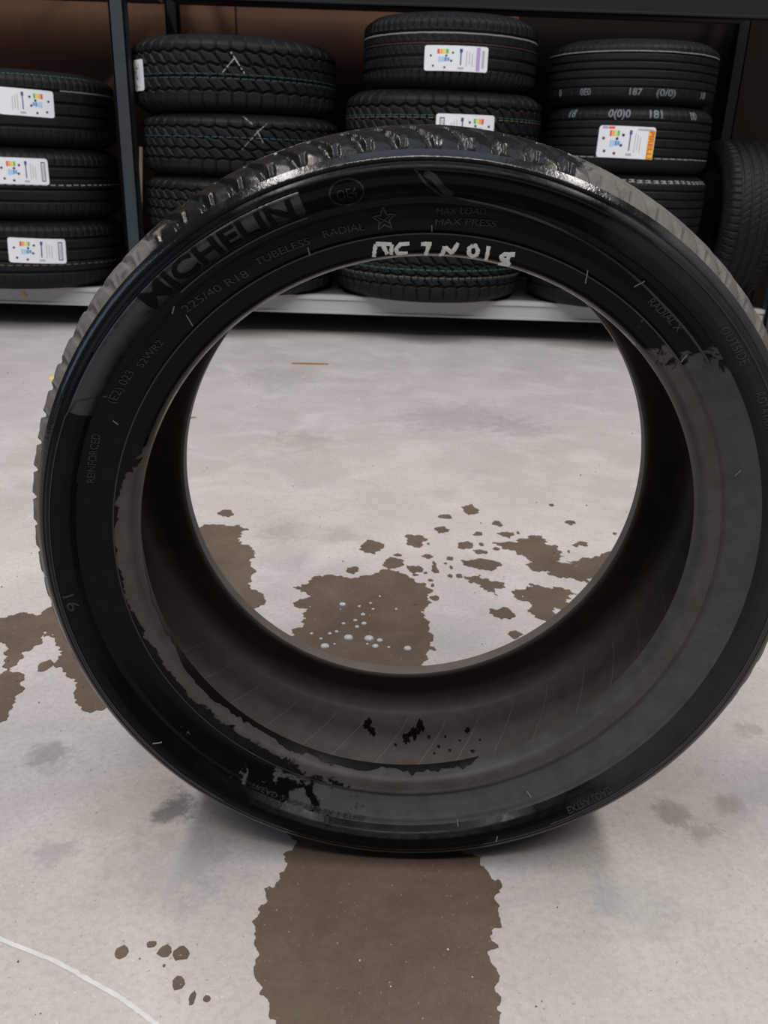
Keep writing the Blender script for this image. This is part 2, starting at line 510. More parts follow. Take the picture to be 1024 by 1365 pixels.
def pat_touring(th, s):
    u = th * 70 / (2 * np.pi)
    d = np.zeros_like(s)
    for c in (0.50, 0.16, -0.18, -0.52):
        d = np.maximum(d, groove(s - c, 0.042))
    d = np.maximum(d, np.where(s > 0.58, 0.9 * groove(frac(u + 0.5 * s) - 0.5, 0.10), 0))
    d = np.maximum(d, np.where(s < -0.58, 0.9 * groove(frac(u - 0.5 * s) - 0.5, 0.10), 0))
    d = np.maximum(d, np.where(np.abs(s) < 0.5, 0.35 * groove(frac(u + 2.6 * s) - 0.5, 0.06), 0))
    return d * 0.0075


def pat_summer(th, s):
    u = th * 64 / (2 * np.pi)
    d = np.zeros_like(s)
    for c in (0.60, 0.33, 0.05, -0.23, -0.52):
        d = np.maximum(d, groove(s - c, 0.030))
    d = np.maximum(d, np.where(s > 0.66, 0.6 * groove(frac(u) - 0.5, 0.05), 0))
    d = np.maximum(d, np.where(s < -0.58, 0.4 * groove(frac(u) - 0.5, 0.05), 0))
    return d * 0.0075


PAT = dict(all_terrain=(pat_all_terrain, 46 * 20), ribbed=(pat_ribbed, 78 * 9), touring=(pat_touring, 70 * 10), summer=(pat_summer, 64 * 10))
BR, BW = 0.33, 0.22
TS = np.concatenate([np.linspace(-1, -0.8, 8)[:-1], np.linspace(-0.8, 0.8, 72), np.linspace(0.8, 1, 8)[1:]])


def tread_r(s):
    return BR - 0.004 * s ** 2 - 0.026 * np.clip((np.abs(s) - 0.74) / 0.26, 0, 1) ** 2


def new_tread(kind):
    fn, n = PAT[kind]
    th = np.linspace(0, 2 * np.pi, n, endpoint=False)
    T, Sg = np.meshgrid(th, TS, indexing='ij')
    r = tread_r(Sg) - fn(T, Sg) * np.clip((1.0 - np.abs(Sg)) / 0.06, 0, 1)
    P = np.stack([r * np.cos(T), r * np.sin(T), Sg * BW * 0.46], -1)
    return grid_mesh('tread_' + kind, P, True)


def lathe_z(name, prof, n=120):
    th = np.linspace(0, 2 * np.pi, n, endpoint=False)
    pr = np.array(prof)
    P = np.stack([pr[None, :, 0] * np.cos(th)[:, None], pr[None, :, 0] * np.sin(th)[:, None],
                  np.broadcast_to(pr[None, :, 1], (n, len(pr)))], -1)
    return grid_mesh(name, P, True)


side_prof = [(tread_r(np.array(1.0)) + 0.0, 0.46), (0.292, 0.485), (0.287, 0.490), (0.282, 0.5), (0.272, 0.497), (0.262, 0.486),
             (0.250, 0.468), (0.240, 0.447), (0.238, 0.440), (0.228, 0.425), (0.218, 0.405), (0.214, 0.385)]
bead_prof = [(0.214, 0.385), (0.2115, 0.36), (0.212, 0.335), (0.216, 0.325)]
BASE = {k: new_tread(k) for k in PAT}
for k in BASE:
    BASE[k].materials.append(M['rubber_new'])
side_up = lathe_z('sidewall', [(float(r), z * BW) for r, z in side_prof][::-1])
side_dn = lathe_z('sidewall_lower', [(float(r), -z * BW) for r, z in side_prof])
bead_up = lathe_z('bead', [(r, z * BW) for r, z in bead_prof][::-1])
bead_dn = lathe_z('bead_lower', [(r, -z * BW) for r, z in bead_prof])
liner = lathe_z('inner_liner', [(0.216, -0.325 * BW), (0.240, -0.40 * BW), (0.275, -0.45 * BW), (0.300, -0.40 * BW), (0.308, -0.2 * BW),
                                (0.310, 0), (0.308, 0.2 * BW), (0.300, 0.40 * BW), (0.275, 0.45 * BW), (0.240, 0.40 * BW), (0.216, 0.325 * BW)])
for m_ in (side_up, side_dn, bead_up, bead_dn):
    m_.materials.append(M['rubber_new'])
liner.materials.append(M['rubber_inside'])


def new_tyre(kind, label, x, y, R, z0, z1, group, spin=0.0):
    W = z1 - z0 - 0.001
    t = thing('tyre', label, 'tyre', (x, y, (z0 + z1) / 2), (0, 0, 0), group)
    t['R'] = R
    t['W'] = W
    sc = (R / BR, R / BR, W / BW)
    for nm, me in (('tread', BASE[kind]), ('sidewall', side_up), ('sidewall', side_dn), ('bead', bead_up), ('bead', bead_dn), ('inner_liner', liner)):
        o = link(nm, me, None, t)
        o.scale = sc
        o.rotation_euler.z = spin
    return t


def surf(t, phi, z, off=0.0):
    """point on the tread envelope of a new tyre, in the tyre's own space (phi in radians, z world height above tyre centre)"""
    R, W = t['R'], t['W']
    s = z / (W * 0.46)
    rr = float(tread_r(np.array(min(1.0, abs(s))))) * R / BR + off
    return (rr * math.cos(phi), rr * math.sin(phi), z)


def sheet(t, name, phi0, z_at, poly_grid, mat, off, parent, thick=0.0006):
    """curved sheet; poly_grid (nu,nv,2) holds (arc metres, height) pairs"""
    nu, nv = poly_grid.shape[:2]
    P = np.zeros((nu, nv, 3))
    R = t['R']
    for i in range(nu):
        for j in range(nv):
            a, h = poly_grid[i, j]
            P[i, j] = (( R + off) * math.cos(phi0 + a / R), (R + off) * math.sin(phi0 + a / R), z_at + h)
    return link(name, grid_mesh(name, P, False, False), mat, parent)


def label_on(t, phi_deg, zc, w, h, tilt=0.0, style='plain', mirror=False):
    """printed paper label stuck on a tread: rounded sheet with its print as sub-parts"""
    R = t['R']
    phi0 = math.radians(phi_deg)
    zc = zc - t.location.z
    ct, st = math.cos(tilt), math.sin(tilt)

    def place(a, b, off):
        a2, b2 = a * ct - b * st, a * st + b * ct
        return ((R + off) * math.cos(phi0 + a2 / R), (R + off) * math.sin(phi0 + a2 / R), zc + b2)

    # rounded sheet: columns along the arc, top and bottom follow the corner radius; closed back to give thickness
    rad = min(w, h) * 0.10
    us = sorted(set([-w / 2 + rad * (1 - math.cos(q * math.pi / 8)) for q in range(5)] + list(np.linspace(-w / 2 + rad, w / 2 - rad, 15))
                    + [w / 2 - rad * (1 - math.cos(q * math.pi / 8)) for q in range(5)]))
    prof = []
    for uu in us:
        e = max(0.0, abs(uu) - (w / 2 - rad))
        hh = h / 2 - rad + math.sqrt(max(0.0, rad * rad - e * e))
        prof.append((uu, hh))
    V, F = [], []
    for uu, hh in prof:
        for b, off in ((-hh, 0.0014), (hh, 0.0014), (hh, 0.0002), (-hh, 0.0002)):
            V.append(place(uu, b, off))
    n = len(prof)
    for i in range(n - 1):
        for q in range(4):
            F.append((i * 4 + q, (i + 1) * 4 + q, (i + 1) * 4 + (q + 1) % 4, i * 4 + (q + 1) % 4))
    F += [(0, 1, 2, 3), tuple(4 * (n - 1) + q for q in (3, 2, 1, 0))]
    lab = link('label', mesh_from('label', V, F), M['label_white'], t)

    def patch(name, a0, b0, a1, b1, mat, off=0.0017):
        if mirror:
            a0, a1 = -a1, -a0
        V, F = [], []
        nseg = max(1, int(abs(a1 - a0) * w / 0.012))
        for i in range(nseg + 1):
            a = (a0 + (a1 - a0) * i / nseg) * w
            V += [place(a, b0 * h, off), place(a, b1 * h, off)]
        for i in range(nseg):
            F.append((2 * i, 2 * i + 2, 2 * i + 3, 2 * i + 1))
        return link(name, mesh_from(name, V, F), mat, lab)

    def dots(name, pts, r, mat):
        V, F = [], []
        for (a, b) in pts:
            if mirror:
                a = -a
            k0 = len(V)
            for q in range(8):
                V.append(place(a * w + r * h * math.cos(q * math.pi / 4), b * h + r * h * math.sin(q * math.pi / 4), 0.0017))
            F.append(tuple(range(k0, k0 + 8)))
        return link(name, mesh_from(name, V, F), mat, lab)

    # energy classes: colour blocks, blue wedge, pictograms, code column
    cols = ['ink_red', 'ink_orange', 'ink_yellow', 'ink_green']
    for i, c in enumerate(cols):
        patch('energy_block', -0.30 + i * 0.045, 0.17 + 0.005 * i, -0.262 + i * 0.045, 0.36, M[c])
    for i in range(4):
        patch('wet_grip_block', -0.28 + i * 0.045, -0.16 + 0.02 * i, -0.242 + i * 0.045, 0.06 - 0.01 * i, M[['ink_pale', 'ink_pale', 'ink_blue', 'ink_blue'][i]])
    for pt in [(-0.06, 0.22), (-0.08, -0.10), (-0.40, 0.10), (-0.18, -0.36), (-0.16, 0.10), (-0.36, -0.30)]:
        dots('pictogram', [pt], 0.05, M['ink_black'])
    patch('code_column', 0.055, -0.26, 0.075, 0.30, M['ink_navy'])
    patch('code_column', 0.045, 0.24, 0.090, 0.38, M['ink_navy'])
    for i in range(3):
        patch('small_print', 0.15 + 0.045 * i, -0.30 + 0.07 * (i % 2), 0.162 + 0.045 * i, 0.30 - 0.05 * i, M['ink_grey'])
    patch('small_print', 0.02, -0.42, 0.12, -0.34, M['ink_grey'])
    if style == 'ring':      # black outlined code box at the end
        for (a0, b0, a1, b1) in ((0.36, -0.36, 0.375, 0.36), (0.425, -0.36, 0.44, 0.36), (0.36, 0.33, 0.44, 0.37), (0.36, -0.37, 0.44, -0.33)):
            patch('code_frame', a0, b0, a1, b1, M['ink_black'])
        patch('bar_code', 0.390, -0.27, 0.410, 0.27, M['ink_grey'])
    elif style == 'amber':
        patch('amber_strip', 0.375, -0.5, 0.495, 0.40, M['label_amber'])
        flat_text(t, 'brand_text', 'PIRELLI', lambda a, b, o: place((0.435 * w + b), a - 0.05 * h, 0.0021 + o), 0.058 * w * 1.5, 0.86 * h, M['ink_red'], lab, vertical=True)
        patch('header_block', -0.44, 0.40, -0.34, 0.48, M['ink_purple'])
        patch('header_block', -0.33, 0.40, -0.22, 0.48, M['ink_red'])
        patch('header_line', 0.18, 0.38, 0.46, 0.44, M['ink_grey'])
    elif style == 'purple':
        patch('purple_strip', 0.31, -0.46, 0.37, 0.46, M['ink_purple'])
        patch('small_print', 0.40, -0.35, 0.44, 0.35, M['ink_grey'])
    return lab


_txt = {}


def text_verts(s, bold=0.0):
    key = (s, bold)
    if key not in _txt:
        cu = bpy.data.curves.new('t', 'FONT')
        cu.body = s
        cu.size = 1.0
        cu.align_x = 'CENTER'
        cu.extrude = 0.5
        cu.offset = bold
        cu.resolution_u = 3
        o = bpy.data.objects.new('t', cu)
        C.objects.link(o)
        dg = bpy.context.evaluated_depsgraph_get()
        me = o.evaluated_get(dg).to_mesh()
        bm = bmesh.new()
        bm.from_mesh(me)
        bmesh.ops.remove_doubles(bm, verts=bm.verts[:], dist=1e-5)
        for _ in range(3):        # short edges, so that letters follow the curved side
            bmesh.ops.triangulate(bm, faces=[f for f in bm.faces if len(f.verts) > 4])
            lng = [e for e in bm.edges if e.calc_length() > 0.16 and abs(e.verts[0].co.z - e.verts[1].co.z) < 0.5]
            if not lng:
                break
            bmesh.ops.subdivide_edges(bm, edges=lng, cuts=1)
        bmesh.ops.triangulate(bm, faces=[f for f in bm.faces if len(f.verts) > 4])
        bm.verts.index_update()
        V = [v.co.copy() for v in bm.verts]
        F = [tuple(v.index for v in f.verts) for f in bm.faces]
        bm.free()
        o.evaluated_get(dg).to_mesh_clear()
        bpy.data.objects.remove(o)
        bpy.data.curves.remove(cu)
        _txt[key] = (V, F)
    return _txt[key]


def flat_text(t, name, s, fn, height, length, mat, parent, vertical=False, bold=0.02, thick=0.0003):
    """letters whose length is fitted; fn(along, across, up) -> point"""
    V, F = text_verts(s, bold)
    x0, x1 = min(v.x for v in V), max(v.x for v in V)
    P = []
    for v in V:
        a = (v.x - (x0 + x1) / 2) / (x1 - x0) * length
        b = (v.y - 0.35) / 0.70 * height
        if vertical:                       # reads downwards
            P.append(fn(-a, b, (v.z + 0.5) * thick))
        else:
            P.append(fn(a, b, (v.z + 0.5) * thick))
    return link(name, mesh_from(name, P, F), mat, parent)


def stamp_on(t, s, phi_deg, z, height, length):
    R = t['R']
    p0, zc = math.radians(phi_deg), z - t.location.z
    flat_text(t, 'stamped_code', s, lambda a, b, o: surf(t, p0 + a / R, zc + b, 0.0006 + o), height, length, M['stamp'], t)


def stripe_on(t, z, hw, mat, gap=0.15, n=140, span=None):
    """painted line round a tread, broken where the grooves cut it"""
    R = t['R']
    zc = z - t.location.z
    V, F = [], []
    a0, a1 = span or (0, 2 * math.pi)
    for i in range(n):
        ph0 = a0 + (a1 - a0) * (i + gap / 2) / n
        ph1 = a0 + (a1 - a0) * (i + 1 - gap / 2) / n
        k = len(V)
        jit = (random.random() - 0.5) * hw * 0.5
        for ph in (ph0, (ph0 + ph1) / 2, ph1):
            V += [surf(t, ph, zc - hw + jit, 0.0005), surf(t, ph, zc + hw + jit, 0.0005)]
        F += [(k, k + 2, k + 3, k + 1), (k + 2, k + 4, k + 5, k + 3)]
    return link('painted_stripe', mesh_from('painted_stripe', V, F), mat, t)


def chalk_on(t, strokes, parent=None):
    """strokes: lists of (phi_deg, z_world, half width)"""
    for st in strokes:
        V, F = [], []
        n = 12
        (p0, z0, w0), (p1, z1, w1) = st
        for i in range(n + 1):
            f = i / n
            ph, z = math.radians(p0 + (p1 - p0) * f), z0 + (z1 - z0) * f - t.location.z
            w = (w0 + (w1 - w0) * f) * (0.6 + 0.8 * random.random())
            R = t['R']
            dx, dz = math.radians(p1 - p0) * R, z1 - z0
            L = math.hypot(dx, dz)
            nx, nz = -dz / L, dx / L
            V += [surf(t, ph + nx * w / R, z + nz * w, 0.0008), surf(t, ph - nx * w / R, z - nz * w, 0.0008)]
        for i in range(n):
            if random.random() < 0.8:
                F.append((2 * i, 2 * i + 1, 2 * i + 3, 2 * i + 2))
        link('chalk_stroke', mesh_from('chalk_stroke', V, F), M['faint_chalk'], t)


GA, GB, GC, GD = ('labelled tyres stacked left of the rack upright', 'coarse tread tyres stacked right of the upright',
                  'tyres stacked in the middle of the rack', 'straight groove tyres stacked on the right')
a1 = new_tyre('ribbed', 'ribbed black tyre on top of the left stack, white label beside two dashed lines', -1.40, 2.71, 0.345, 0.627, 0.865, GA)
a2 = new_tyre('ribbed', 'ribbed black tyre in the middle of the left stack, between two labelled tyres', -1.405, 2.712, 0.347, 0.389, 0.627, GA, 0.3)
a3 = new_tyre('ribbed', 'ribbed black tyre at the bottom of the left stack, standing on the beam', -1.41, 2.715, 0.350, 0.150, 0.389, GA, 0.7)
label_on(a1, -63.0, 0.762, 0.175, 0.082, -0.03, 'plain', True)
label_on(a2, -68.5, 0.549, 0.165, 0.084, -0.01, 'ring')
label_on(a3, -65.0, 0.288, 0.192, 0.084, -0.04, 'ring')
stripe_on(a1, 0.804, 0.0022, M['stripe_white'], 0.3, 150, (R_(-44), R_(20)))
stripe_on(a1, 0.848, 0.0012, M['stripe_green'], 0.3)
stripe_on(a2, 0.506, 0.0020, M['stripe_white'], 0.35, 78)
stripe_on(a3, 0.239, 0.0016, M['stripe_tan'], 0.35, 78)

b1 = new_tyre('all_terrain', 'coarse treaded tyre with a white chalk cross, topmost beside the upright', -0.598, 2.728, 0.363, 0.752, 0.984, GB)
b2 = new_tyre('all_terrain', 'coarse treaded tyre with a fainter chalk cross, second from the top beside the upright', -0.580, 2.722, 0.360, 0.552, 0.752, GB, 0.05)
b3 = new_tyre('all_terrain', 'coarse treaded tyre third from the top, behind the dark upright, no chalk cross', -0.582, 2.718, 0.356, 0.351, 0.552, GB, 0.12)
b4 = new_tyre('all_terrain', 'lowest coarse treaded tyre of the stack beside the upright, seen through the worn tyre', -0.602, 2.725, 0.362, 0.150, 0.351, GB, 0.2)
label_on(b1, -145.0, 0.863, 0.085, 0.095, 0.0, 'plain')
chalk_on(b1, [((-83.5, 0.934, 0.0019), (-76.2, 0.868, 0.0025)), ((-81.0, 0.912, 0.0017), (-88, 0.864, 0.0012))])
chalk_on(b2, [((-80.5, 0.744, 0.0014), (-75.5, 0.718, 0.0017)), ((-67.3, 0.724, 0.0015), (-72.4, 0.698, 0.0014)), ((-72.4, 0.698, 0.0012), (-81.4, 0.640, 0.0009)),
              ((-73.0, 0.700, 0.0019), (-70.0, 0.662, 0.0019))])
stripe_on(b1, 0.852, 0.0016, M['stripe_blue'], 0.25, 92)
stripe_on(b1, 0.864, 0.0010, M['stripe_green'], 0.25, 92)
stripe_on(b2, 0.676, 0.0016, M['stripe_blue'], 0.25, 92)

c1 = new_tyre('touring', 'tyre with blocky shoulder, white line and white label, topmost of the middle stack', 0.169, 2.664, 0.304, 0.846, 1.069, GC)
c2 = new_tyre('all_terrain', 'coarse treaded tyre whose white label peeks over the worn tyre, second of the middle stack', 0.160, 2.718, 0.358, 0.612, 0.846, GC, 0.4)
c3 = new_tyre('all_terrain', 'coarse treaded tyre third of the middle stack, hidden behind the top of the worn tyre', 0.140, 2.722, 0.350, 0.374, 0.612, GC, 0.9)
c4 = new_tyre('all_terrain', 'coarse treaded tyre with green and tan lines, bottom of the middle stack', 0.130, 2.720, 0.355, 0.150, 0.374, GC, 0.55)
label_on(c1, -89.2, 0.931, 0.208, 0.073, 0.0, 'purple')
label_on(c2, -80.8, 0.727, 0.200, 0.085, 0.0, 'ring', True)
stripe_on(c1, 1.004, 0.0018, M['stripe_white'], 0.0, 120)
stripe_on(c1, 0.975, 0.0020, M['stripe_red'], 0.1, 120)
stripe_on(c2, 0.764, 0.0012, M['stripe_green'], 0.25, 92)
stripe_on(c2, 0.757, 0.0012, M['stripe_tan'], 0.25, 92)
stripe_on(c4, 0.269, 0.0022, M['stripe_green'], 0.25, 92)
stripe_on(c4, 0.243, 0.0020, M['stripe_tan'], 0.25, 92)
stripe_on(c4, 0.237, 0.0012, M['stripe_blue'], 0.25, 92)

d1 = new_tyre('summer', 'straight grooved tyre with stamped codes low on it, topmost of the right stack', 0.810, 2.651, 0.291, 0.818, 1.012, GD)
d2 = new_tyre('summer', 'straight grooved tyre with a white and orange label, second of the right stack', 0.822, 2.648, 0.288, 0.605, 0.818, GD, 0.2)
d3 = new_tyre('summer', 'straight grooved tyre with a dashed pale line, third of the right stack', 0.832, 2.655, 0.292, 0.380, 0.605, GD, 0.5)
d4 = new_tyre('summer', 'straight grooved tyre at the bottom of the right stack, seen through the worn tyre', 0.818, 2.664, 0.302, 0.150, 0.380, GD, 0.9)
label_on(d2, -104.0, 0.702, 0.186, 0.098, -0.02, 'amber')
for s, ph in (('0', -155), ('0E0', -132.7), ('187', -99.3), ('(0/0)', -79.3), ('18', -47)):
    stamp_on(d1, s, ph, 0.854, 0.020, 0.0135 * len(s))
for s, ph in (('18', -144.9), ('0(0)0', -110.4), ('181', -86.4), ('00', -57)):
    stamp_on(d2, s, ph, 0.790, 0.024, 0.0145 * len(s))
stripe_on(d1, 0.972, 0.0014, M['stripe_white'], 0.05, 64)
stripe_on(d2, 0.655, 0.0016, M['stripe_white'], 0.2, 64)
stripe_on(d3, 0.583, 0.0045, M['stripe_white'], 0.3, 64)

# a tyre standing upright on the right end of the shelf
e1 = thing('tyre', 'black tyre standing upright on its tread at the right end of the rack', 'tyre', (1.268, 2.745, 0.150 + 0.293), (0, math.pi / 2, 0))
e1['R'], e1['W'] = 0.293, 0.215
for nm, me in (('tread', BASE['touring']), ('sidewall', side_up), ('sidewall', side_dn), ('bead', bead_up), ('bead', bead_dn), ('inner_liner', liner)):
    o = link(nm, me, None, e1)
    o.scale = (0.293 / BR, 0.293 / BR, 0.215 / BW)

st = link('wooden_stick', box_mesh('wooden_stick', [(-0.006, -0.005, -0.245, 0.006, 0.005, 0.245)], 0.0015), M['wood_stick'])
st.location = (-0.950, 2.615, 0.150 + 0.2455)
st.rotation_euler = (0, R_(5), 0)
tag(st, 'thin pale wooden stick leaning between the dark upright and the coarse tyres', 'stick')

# ------------------------------------------------------------------ the worn tyre in the foreground (axle along local Y, front is -Y)
TR, RB, SQ = 0.3185, 0.2303, 1.0115
EC = 0.014


def tp(theta, r, w):
    """worn tyre surface point; oval by a hair, bead pulled along the diagonal"""
    rr = r * (1 + EC * np.cos(2 * (theta - np.pi / 4)) * np.clip((TR - r) / 0.088, 0, 1))
    return np.stack(np.broadcast_arrays(rr * np.cos(theta), -w, rr * np.sin(theta) * SQ), -1)


zlow = TR * SQ
worn_t = thing('worn_tyre', 'large wet worn low-profile tyre standing upright on the concrete, hand-written white letters on its bead', 'tyre',
               (0, 0, zlow + 0.0013 - 0.0015), (0.0148, 0, -0.0115))


def smooth_profile(pts, n):
    pts = np.array(pts, float)
    d = np.concatenate([[0], np.cumsum(np.hypot(*np.diff(pts, axis=0).T))])
    t = np.linspace(0, d[-1], n)
    w, r = np.interp(t, d, pts[:, 0]), np.interp(t, d, pts[:, 1])
    for _ in range(2):
        w[1:-1] = 0.25 * w[:-2] + 0.5 * w[1:-1] + 0.25 * w[2:]
        r[1:-1] = 0.25 * r[:-2] + 0.5 * r[1:-1] + 0.25 * r[2:]
    return w, r


def ring_part(name, prof, mat, n, nt=360, flip=False, parent=worn_t):
    w, r = smooth_profile(prof, n)
    if flip:
        w = -w
    th = np.linspace(0, 2 * np.pi, nt, endpoint=False)
    T, I = np.meshgrid(th, np.arange(len(w)), indexing='ij')
    P = tp(T, r[I], w[I])
    if not flip:
        P = P[:, ::-1]
    return link(name, grid_mesh(name, P, True), mat, parent)


bead_p = [(0.0765, 0.2303), (0.083, 0.2311), (0.090, 0.2333), (0.0935, 0.2365), (0.0948, 0.2435), (0.0945, 0.2450), (0.0958, 0.2462), (0.0958, 0.2480)]
flange_p = [(0.0958, 0.2480), (0.0952, 0.2500), (0.098, 0.256), (0.1045, 0.266), (0.1070, 0.2690), (0.1066, 0.2705), (0.1085, 0.273)]
side_p = [(0.1085, 0.273), (0.1140, 0.2765), (0.1190, 0.2810), (0.1213, 0.2855), (0.1210, 0.2900), (0.1194, 0.2932), (0.1181, 0.2940), (0.1176, 0.2946), (0.1180, 0.2955)]
shoulder_p = [(0.1180, 0.2955), (0.1178, 0.2966), (0.1168, 0.2984), (0.1156, 0.2996), (0.1132, 0.3018)]
ring_part('bead', bead_p, M['worn_bead'], 26)
ring_part('bead', [(0.0765, 0.2303), (0.081, 0.2300), (0.0920, 0.2303), (0.0945, 0.2325), (0.0955, 0.2370), (0.0958, 0.2480)], M['dusty_lit_bead'], 26, flip=True)
for fl in (False, True):
    ring_part('rim_flange', flange_p, M['worn_flange'], 30, flip=fl)
    ring_part('sidewall', side_p, M['worn_sidewall'], 44, flip=fl)
    ring_part('shoulder_ring', shoulder_p, M['worn_shoulder'], 10, flip=fl)
lin = [(0.0765, 0.2303), (0.0735, 0.2312), (0.0765, 0.2365), (0.0880, 0.2530), (0.0990, 0.2720), (0.1010, 0.2850), (0.0950, 0.2955), (0.0800, 0.3025), (0.0500, 0.3068)]
lin = lin + [(0.0, 0.3080)] + [(-w, r) for w, r in lin[::-1]]
ring_part('inner_liner', lin, M['worn_liner'], 110)

# tread: real grooves, 90 pitches
tr = [(0.1132, 0.3018), (0.1120, 0.3029), (0.1065, 0.3066), (0.098, 0.3110), (0.086, 0.3145), (0.070, 0.3165), (0.045, 0.3179), (0.0, 0.3185)]
tr = tr + [(-w, r) for w, r in tr[:-1][::-1]]
w, r = smooth_profile(tr, 110)
th = np.linspace(0, 2 * np.pi, 84 * 18, endpoint=False)
T, I = np.meshgrid(th, np.arange(len(w)), indexing='ij')
Wg, Rg = w[I], r[I]
dep = np.zeros_like(Wg)
for c, hw in ((0.064, 0.0042), (0.023, 0.0048), (-0.021, 0.0048), (-0.061, 0.0042)):
    dep = np.maximum(dep, 0.0055 * groove(Wg - c, hw))
u = T * 84 / (2 * np.pi)
aw = np.abs(Wg)
bow = 22.0 * (aw - 0.088) - 420 * np.clip(aw - 0.090, 0, 1) ** 2      # curved lateral grooves
dep = np.maximum(dep, np.where(aw > 0.070, 0.0034 * groove(frac(u + bow) - 0.5, 0.12), 0))
dep = np.maximum(dep, np.where((aw > 0.100), 0.0016 * groove(frac(u + 0.5 + bow * 0.3) - 0.5, 0.05), 0))
dep = np.maximum(dep, np.where((aw < 0.058) & (aw > 0.029), 0.003 * groove(frac(u * 0.5 + 14 * Wg) - 0.5, 0.05), 0))
dep = np.maximum(dep, np.where(aw < 0.016, 0.002 * groove(frac(u * 0.5 - 12 * Wg) - 0.5, 0.05), 0))
# worn and chipped: uneven block heights
wear = 0.0004 * np.sin(u * 2 * np.pi + 9 * Wg * 40) + 0.0005 * rng.random(84)[(np.floor(u + bow * (aw > 0.071)).astype(int)) % 84]
edge = np.clip((0.1132 - aw) / 0.004, 0, 1)
rr = Rg - (dep + wear * (aw > 0.07)) * edge
P = tp(T, rr, Wg - np.sign(Wg) * 0.25 * dep * edge * (aw > 0.1))
link('tread', grid_mesh('tread', P[:, ::-1], True), M['worn_tread'], worn_t)

# the outside profile w(r) of the front, for what is moulded or painted on it
prof_w, prof_r = [], []
for pr, n in ((bead_p, 26), (flange_p, 30), (side_p, 44), (shoulder_p, 10)):
    a, b = smooth_profile(pr, n)
    prof_w += list(a)
    prof_r += list(b)
order = np.argsort(prof_r)
prof_w, prof_r = np.array(prof_w)[order], np.array(prof_r)[order]


def on_side(theta, r, off):
    w = np.interp(r, prof_r, prof_w)
    dw = (np.interp(r + 0.001, prof_r, prof_w) - np.interp(r - 0.001, prof_r, prof_w)) / 0.002
    L = math.sqrt(1 + dw * dw)
    return tuple(tp(np.array(theta), np.array(r - dw / L * off), np.array(w + off / L)).tolist())


def raised_text(name, s, th0, th1, r_mid0, r_mid1, height, thick=0.0007, bold=0.0, mat='worn_letter', parent=worn_t):
    """letters moulded on the front sidewall from angle th0 to th1 (degrees, clockwise reading)"""
    V, F = text_verts(s, bold)
    x0, x1 = min(v.x for v in V), max(v.x for v in V)
    P = []
    for v in V:
        f = (v.x - x0) / (x1 - x0)
        P.append(on_side(R_(th0 + (th1 - th0) * f), r_mid0 + (r_mid1 - r_mid0) * f + (v.y - 0.35) / 0.7 * height, (v.z + 0.5) * thick - 0.0001))
    return link(name, mesh_from(name, P, F), M[mat], parent)


def raised_line(name, pts, hw, thick=0.0006, mat='worn_letter', n=10):
    """raised rib through (deg, r) points"""
    pts = np.array(pts, float)
    t = np.arange(len(pts))
    tt = np.linspace(0, len(pts) - 1, (len(pts) - 1) * n + 1)
    A, Rr = np.interp(tt, t, pts[:, 0]), np.interp(tt, t, pts[:, 1])
    V, F = [], []
    for i in range(len(tt)):
        i0, i1 = max(0, i - 1), min(len(tt) - 1, i + 1)
        dx, dy = R_(A[i1] - A[i0]) * Rr[i], Rr[i1] - Rr[i0]
        L = math.hypot(dx, dy) or 1
        nx, ny = -dy / L * hw, dx / L * hw
        for sg, off in ((1, -0.0001), (1, thick), (-1, thick), (-1, -0.0001)):
            V.append(on_side(R_(A[i]) + sg * nx / Rr[i], Rr[i] + sg * ny, off))
    m = len(tt)
    for i in range(m - 1):
        for q in range(3):
            F.append((i * 4 + q, i * 4 + q + 1, (i + 1) * 4 + q + 1, (i + 1) * 4 + q))
    F += [(0, 1, 2, 3), (4 * m - 1, 4 * m - 2, 4 * m - 3, 4 * m - 4)]
    return link(name, mesh_from(name, V, F), M[mat], worn_t)


# lighter textured band behind the large letters
n = 60
V, F = [], []
for i in range(n + 1):
    a = 156.0 + (108.4 - 156.0) * i / n
    for r_, off in ((0.2728, -0.0001), (0.2730, 0.0004), (0.2765, 0.0004), (0.2805, 0.0004), (0.2845, 0.0004), (0.2884, 0.0004), (0.2886, -0.0001)):
        V.append(on_side(R_(a), r_, off))
for i in range(n):
    for q in range(6):
        F.append((7 * i + q, 7 * i + q + 1, 7 * i + q + 8, 7 * i + q + 7))
link('lettering_panel', mesh_from('lettering_panel', V, F, True), M['panel'], worn_t)
raised_text('raised_lettering', 'MICHELIN', 135.4, 109.8, 0.2822, 0.2805, 0.0118, 0.0016, 0.022, 'matte_letter')
raised_text('raised_lettering', 'TUBELESS', 119.0, 109.6, 0.2585, 0.2570, 0.0048)
raised_text('raised_lettering', 'RADIAL', 107.2, 100.6, 0.2580, 0.2565, 0.0050)
raised_text('raised_lettering', 'MAX LOAD', 89.4, 82.0, 0.2630, 0.2660, 0.0046)
raised_text('raised_lettering', 'MAX PRESS', 89.4, 80.0, 0.2555, 0.2590, 0.0046)
raised_text('raised_lettering', '225/40 R18', 133.0, 121.0, 0.2620, 0.2555, 0.0055)
raised_text('raised_lettering', '(E2) 023', 153.0, 146.6, 0.2665, 0.2645, 0.0058)
raised_text('raised_lettering', 'S2WR2', 145.3, 139.5, 0.2615, 0.2595, 0.0050)
raised_text('raised_lettering', 'REINFORCED', 168.0, 159.0, 0.2650, 0.2680, 0.0052)
raised_text('raised_lettering', 'TREAD 2 POLYESTER 1 STEEL', -121.0, -97.0, 0.2700, 0.2700, 0.0046)
raised_text('raised_lettering', 'EXTRA LOAD', -58.0, -49.0, 0.2830, 0.2830, 0.0050)
raised_text('raised_lettering', 'RADIAL X', 52.5, 45.5, 0.2600, 0.2610, 0.0055)
